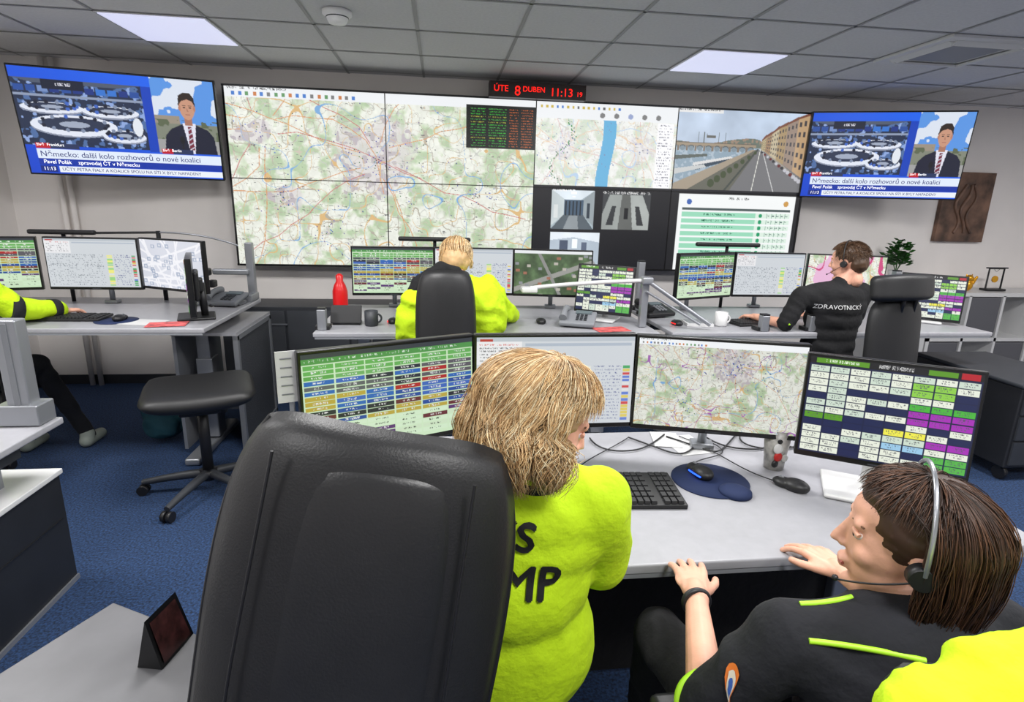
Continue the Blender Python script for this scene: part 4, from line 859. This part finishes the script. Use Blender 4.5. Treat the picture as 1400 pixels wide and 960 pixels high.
g=grp('dark_storage_pedestal',(-1.95,1.8,0)); box('body',g,mat('charcoal',(.12,.125,.14),.5,var=.06),(-1.96,1.76,.245),(.80,1.16,.48),bevel=.004); box('top',g,WHT,(-1.96,1.76,.497),(.82,1.18,.022),bevel=.004); box('edge_strip',g,ALU,(-1.556,1.76,.01),(.008,1.16,.02)); box('seam',g,BLK,(-1.558,1.76,.30),(.004,1.1,.004))
g=grp('grey_side_table',(-.95,1.0,0)); setM(T(-.83,1.35,0)@RZ(-28)); TB=mat('grey_laminate',(.40,.40,.41),.45,var=.05)
box('tabletop',g,TB,(.26,-.35,.585),(.52,.70,.03),bevel=.004); 
for k,(x,y) in enumerate(((.04,-.04),(.48,-.04),(.04,-.66),(.48,-.66))): box('leg_%d'%k,g,BLK,(x,y,.285),(.04,.04,.57))
box('apron',g,BLK,(.26,-.04,.54),(.44,.02,.06))
setM(T(-.625,1.17,.601)@RZ(-12)); g=grp('card_holder',(-.625,1.17,.60))
meshobj('prism',[(-.028,-.055,0),(.028,-.055,0),(0,-.05,.115),(-.028,.055,0),(.028,.055,0),(0,.05,.115)],[(0,1,2),(3,5,4),(0,2,5,3),(1,4,5,2),(0,3,4,1)],BZL,g)
meshobj('printed_face',[(.029,-.045,.008),(.004,-.041,.104),(.004,.041,.104),(.029,.045,.008)],[(0,3,2,1)],mat('card_dark_red',(.20,.11,.11),.3,var=.5,vs=30),g); setM(Matrix.Identity(4))
# ================================================================ RIGHT SIDE
g=grp('white_cube_shelf',(5.2,4.9,0)); D,H0,X0,Y0=.38,.92,4.55,4.74
for k in range(5): box('upright_%d'%k,g,WHT,(X0+k*.355,Y0+D/2,H0/2),(.025 if 0<k<4 else .035,D,H0-.06))
for k,z in enumerate((.03,.47,.90)): box('board_%d'%k,g,WHT,(X0+.71,Y0+D/2,z),(1.455,D,.035))
box('back_panel',g,WHT,(X0+.71,Y0+D-.006,.46),(1.42,.008,.86))
INS=mat('grey_fabric_box',(.36,.36,.38),.8)
for (i,j) in ((1,1),(0,0),(2,0)): box('storage_box_%d%d'%(i,j),g,INS,(X0+.178+i*.355,Y0+.17,.25+j*.435),(.31,.33,.38),bevel=.01)
GOLD=mat('gold',(.85,.62,.15),.3,.6)
g=grp('gold_lucky_cat',(5.0,4.88,.92)); blob('cat',g,GOLD,[ell((5.0,4.9,.967),(.046,.042,.052)),ell((5.0,4.895,1.036),(.038,.034,.034)),cap((4.975,4.9,1.055),(4.968,4.9,1.075),.010,.004),cap((5.025,4.9,1.055),(5.032,4.9,1.075),.010,.004),cap((5.035,4.88,.99),(5.052,4.87,1.05),.012,.012)],.005,1)
g=grp('desk_gong_stand',(5.28,4.9,.92)); box('base',g,BLK,(5.28,4.9,.930),(.20,.09,.02),bevel=.003); tube('frame',g,BLK,[(5.20,4.9,.935),(5.20,4.9,1.13),(5.36,4.9,1.13),(5.36,4.9,.935)],.008,smooth=False); cyl('gong',g,GOLD,(5.28,4.895,1.03),(5.28,4.905,1.03),.032); tube('cord',g,BLK,[(5.25,4.9,1.13),(5.28,4.9,1.08),(5.31,4.9,1.13)],.002)
box('top_bar',g,BLK,(5.28,4.9,1.137),(.22,.02,.012))
g=grp('potted_plant',(4.22,4.9,1.0)); lathe('pot',g,WHT,[(.05,0),(.065,.10),(.058,.10),(.05,.09),(0,.09)],(4.22,4.9,1.001)); vs=[];fs=[];rp=random.Random(5)
for k in range(190):
    a=rp.random()*6.28; el_=rp.uniform(.0,1.5); r=rp.uniform(.03,.12); c=V((4.22+r*math.cos(a)*math.cos(el_),4.9+r*math.sin(a)*math.cos(el_)*.8,1.15+r*math.sin(el_)*1.9)); d=V((math.cos(a),math.sin(a),.4)).normalized(); s=(d.cross(V((0,0,1))).normalized()+V((0,0,rp.uniform(-.8,.8)))).normalized(); n=len(vs); L=rp.uniform(.05,.075)
    vs+= [c,c+d*L*.5+s*L*.35,c+d*L,c+d*L*.5-s*L*.35]; fs.append((n,n+1,n+2,n+3))
LEAF=mat('leaf_green',(.15,.34,.11),.5,var=.3,vs=20)
meshobj('leaves',vs,fs,LEAF,g)
for k in range(6): tube('stem_%d'%k,g,LEAF,[(4.22,4.9,1.08),(4.22+.04*math.cos(k),4.9+.04*math.sin(k),1.18),(4.22+.08*math.cos(k),4.9+.08*math.sin(k),1.27)],.004)
g=grp('white_storage_cabinet',(4.2,4.9,0)); box('carcass',g,WHT,(4.2,4.92,.50),(.60,.40,1.0),bevel=.004); box('door_gap',g,GRY,(4.2,4.718,.5),(.004,.004,.94)); 
for s_ in (-1,1): box('handle_%d'%(s_+1),g,ALU,(4.2+s_*.04,4.712,.6),(.012,.02,.12))
g=grp('black_mobile_pedestal',(3.7,3.2,0)); box('body',g,mat('charcoal',(.12,.125,.14)),(3.74,3.27,.35),(.56,.80,.52),bevel=.01); box('top',g,DGR,(3.74,3.27,.622),(.58,.82,.025),bevel=.008)
for k in range(3): box('drawer_%d'%k,g,DGR,(3.74,2.865,.19+.165*k),(.52,.012,.15)); box('pull_%d'%k,g,ALU,(3.74,2.855,.24+.165*k),(.14,.012,.01))
for k,(x,y) in enumerate(((3.5,2.92),(3.98,2.92),(3.5,3.62),(3.98,3.62))): cyl('caster_%d'%k,g,BLK,(x-.012,y,.045),(x+.012,y,.045),.045); box('caster_mount_%d'%k,g,BLK,(x,y,.085),(.04,.04,.02))
for o in PENDING: COL.objects.link(o)
# ---------------------------------------------------------------- camera, world
w=bpy.data.worlds.new('world'); SC.world=w; w.use_nodes=True; w.node_tree.nodes['Background'].inputs[0].default_value=(.8,.85,1,1); w.node_tree.nodes['Background'].inputs[1].default_value=.3
cd=bpy.data.cameras.new('camera'); cam=bpy.data.objects.new('camera',cd); COL.objects.link(cam); SC.camera=cam
cd.sensor_width=36; cd.lens=780/1400*36; cd.clip_start=.02
yaw,t,r=.1253,.2503,.0267
f=V((math.sin(yaw)*math.cos(t),math.cos(yaw)*math.cos(t),-math.sin(t))); r0=V((math.cos(yaw),-math.sin(yaw),0)); u0=r0.cross(f)
R_=r0*math.cos(r)+u0*math.sin(r); U_=u0*math.cos(r)-r0*math.sin(r)
Mx=Matrix((R_,U_,-f)).transposed().to_4x4(); Mx.translation=(0,0,1.6); cam.matrix_world=Mx
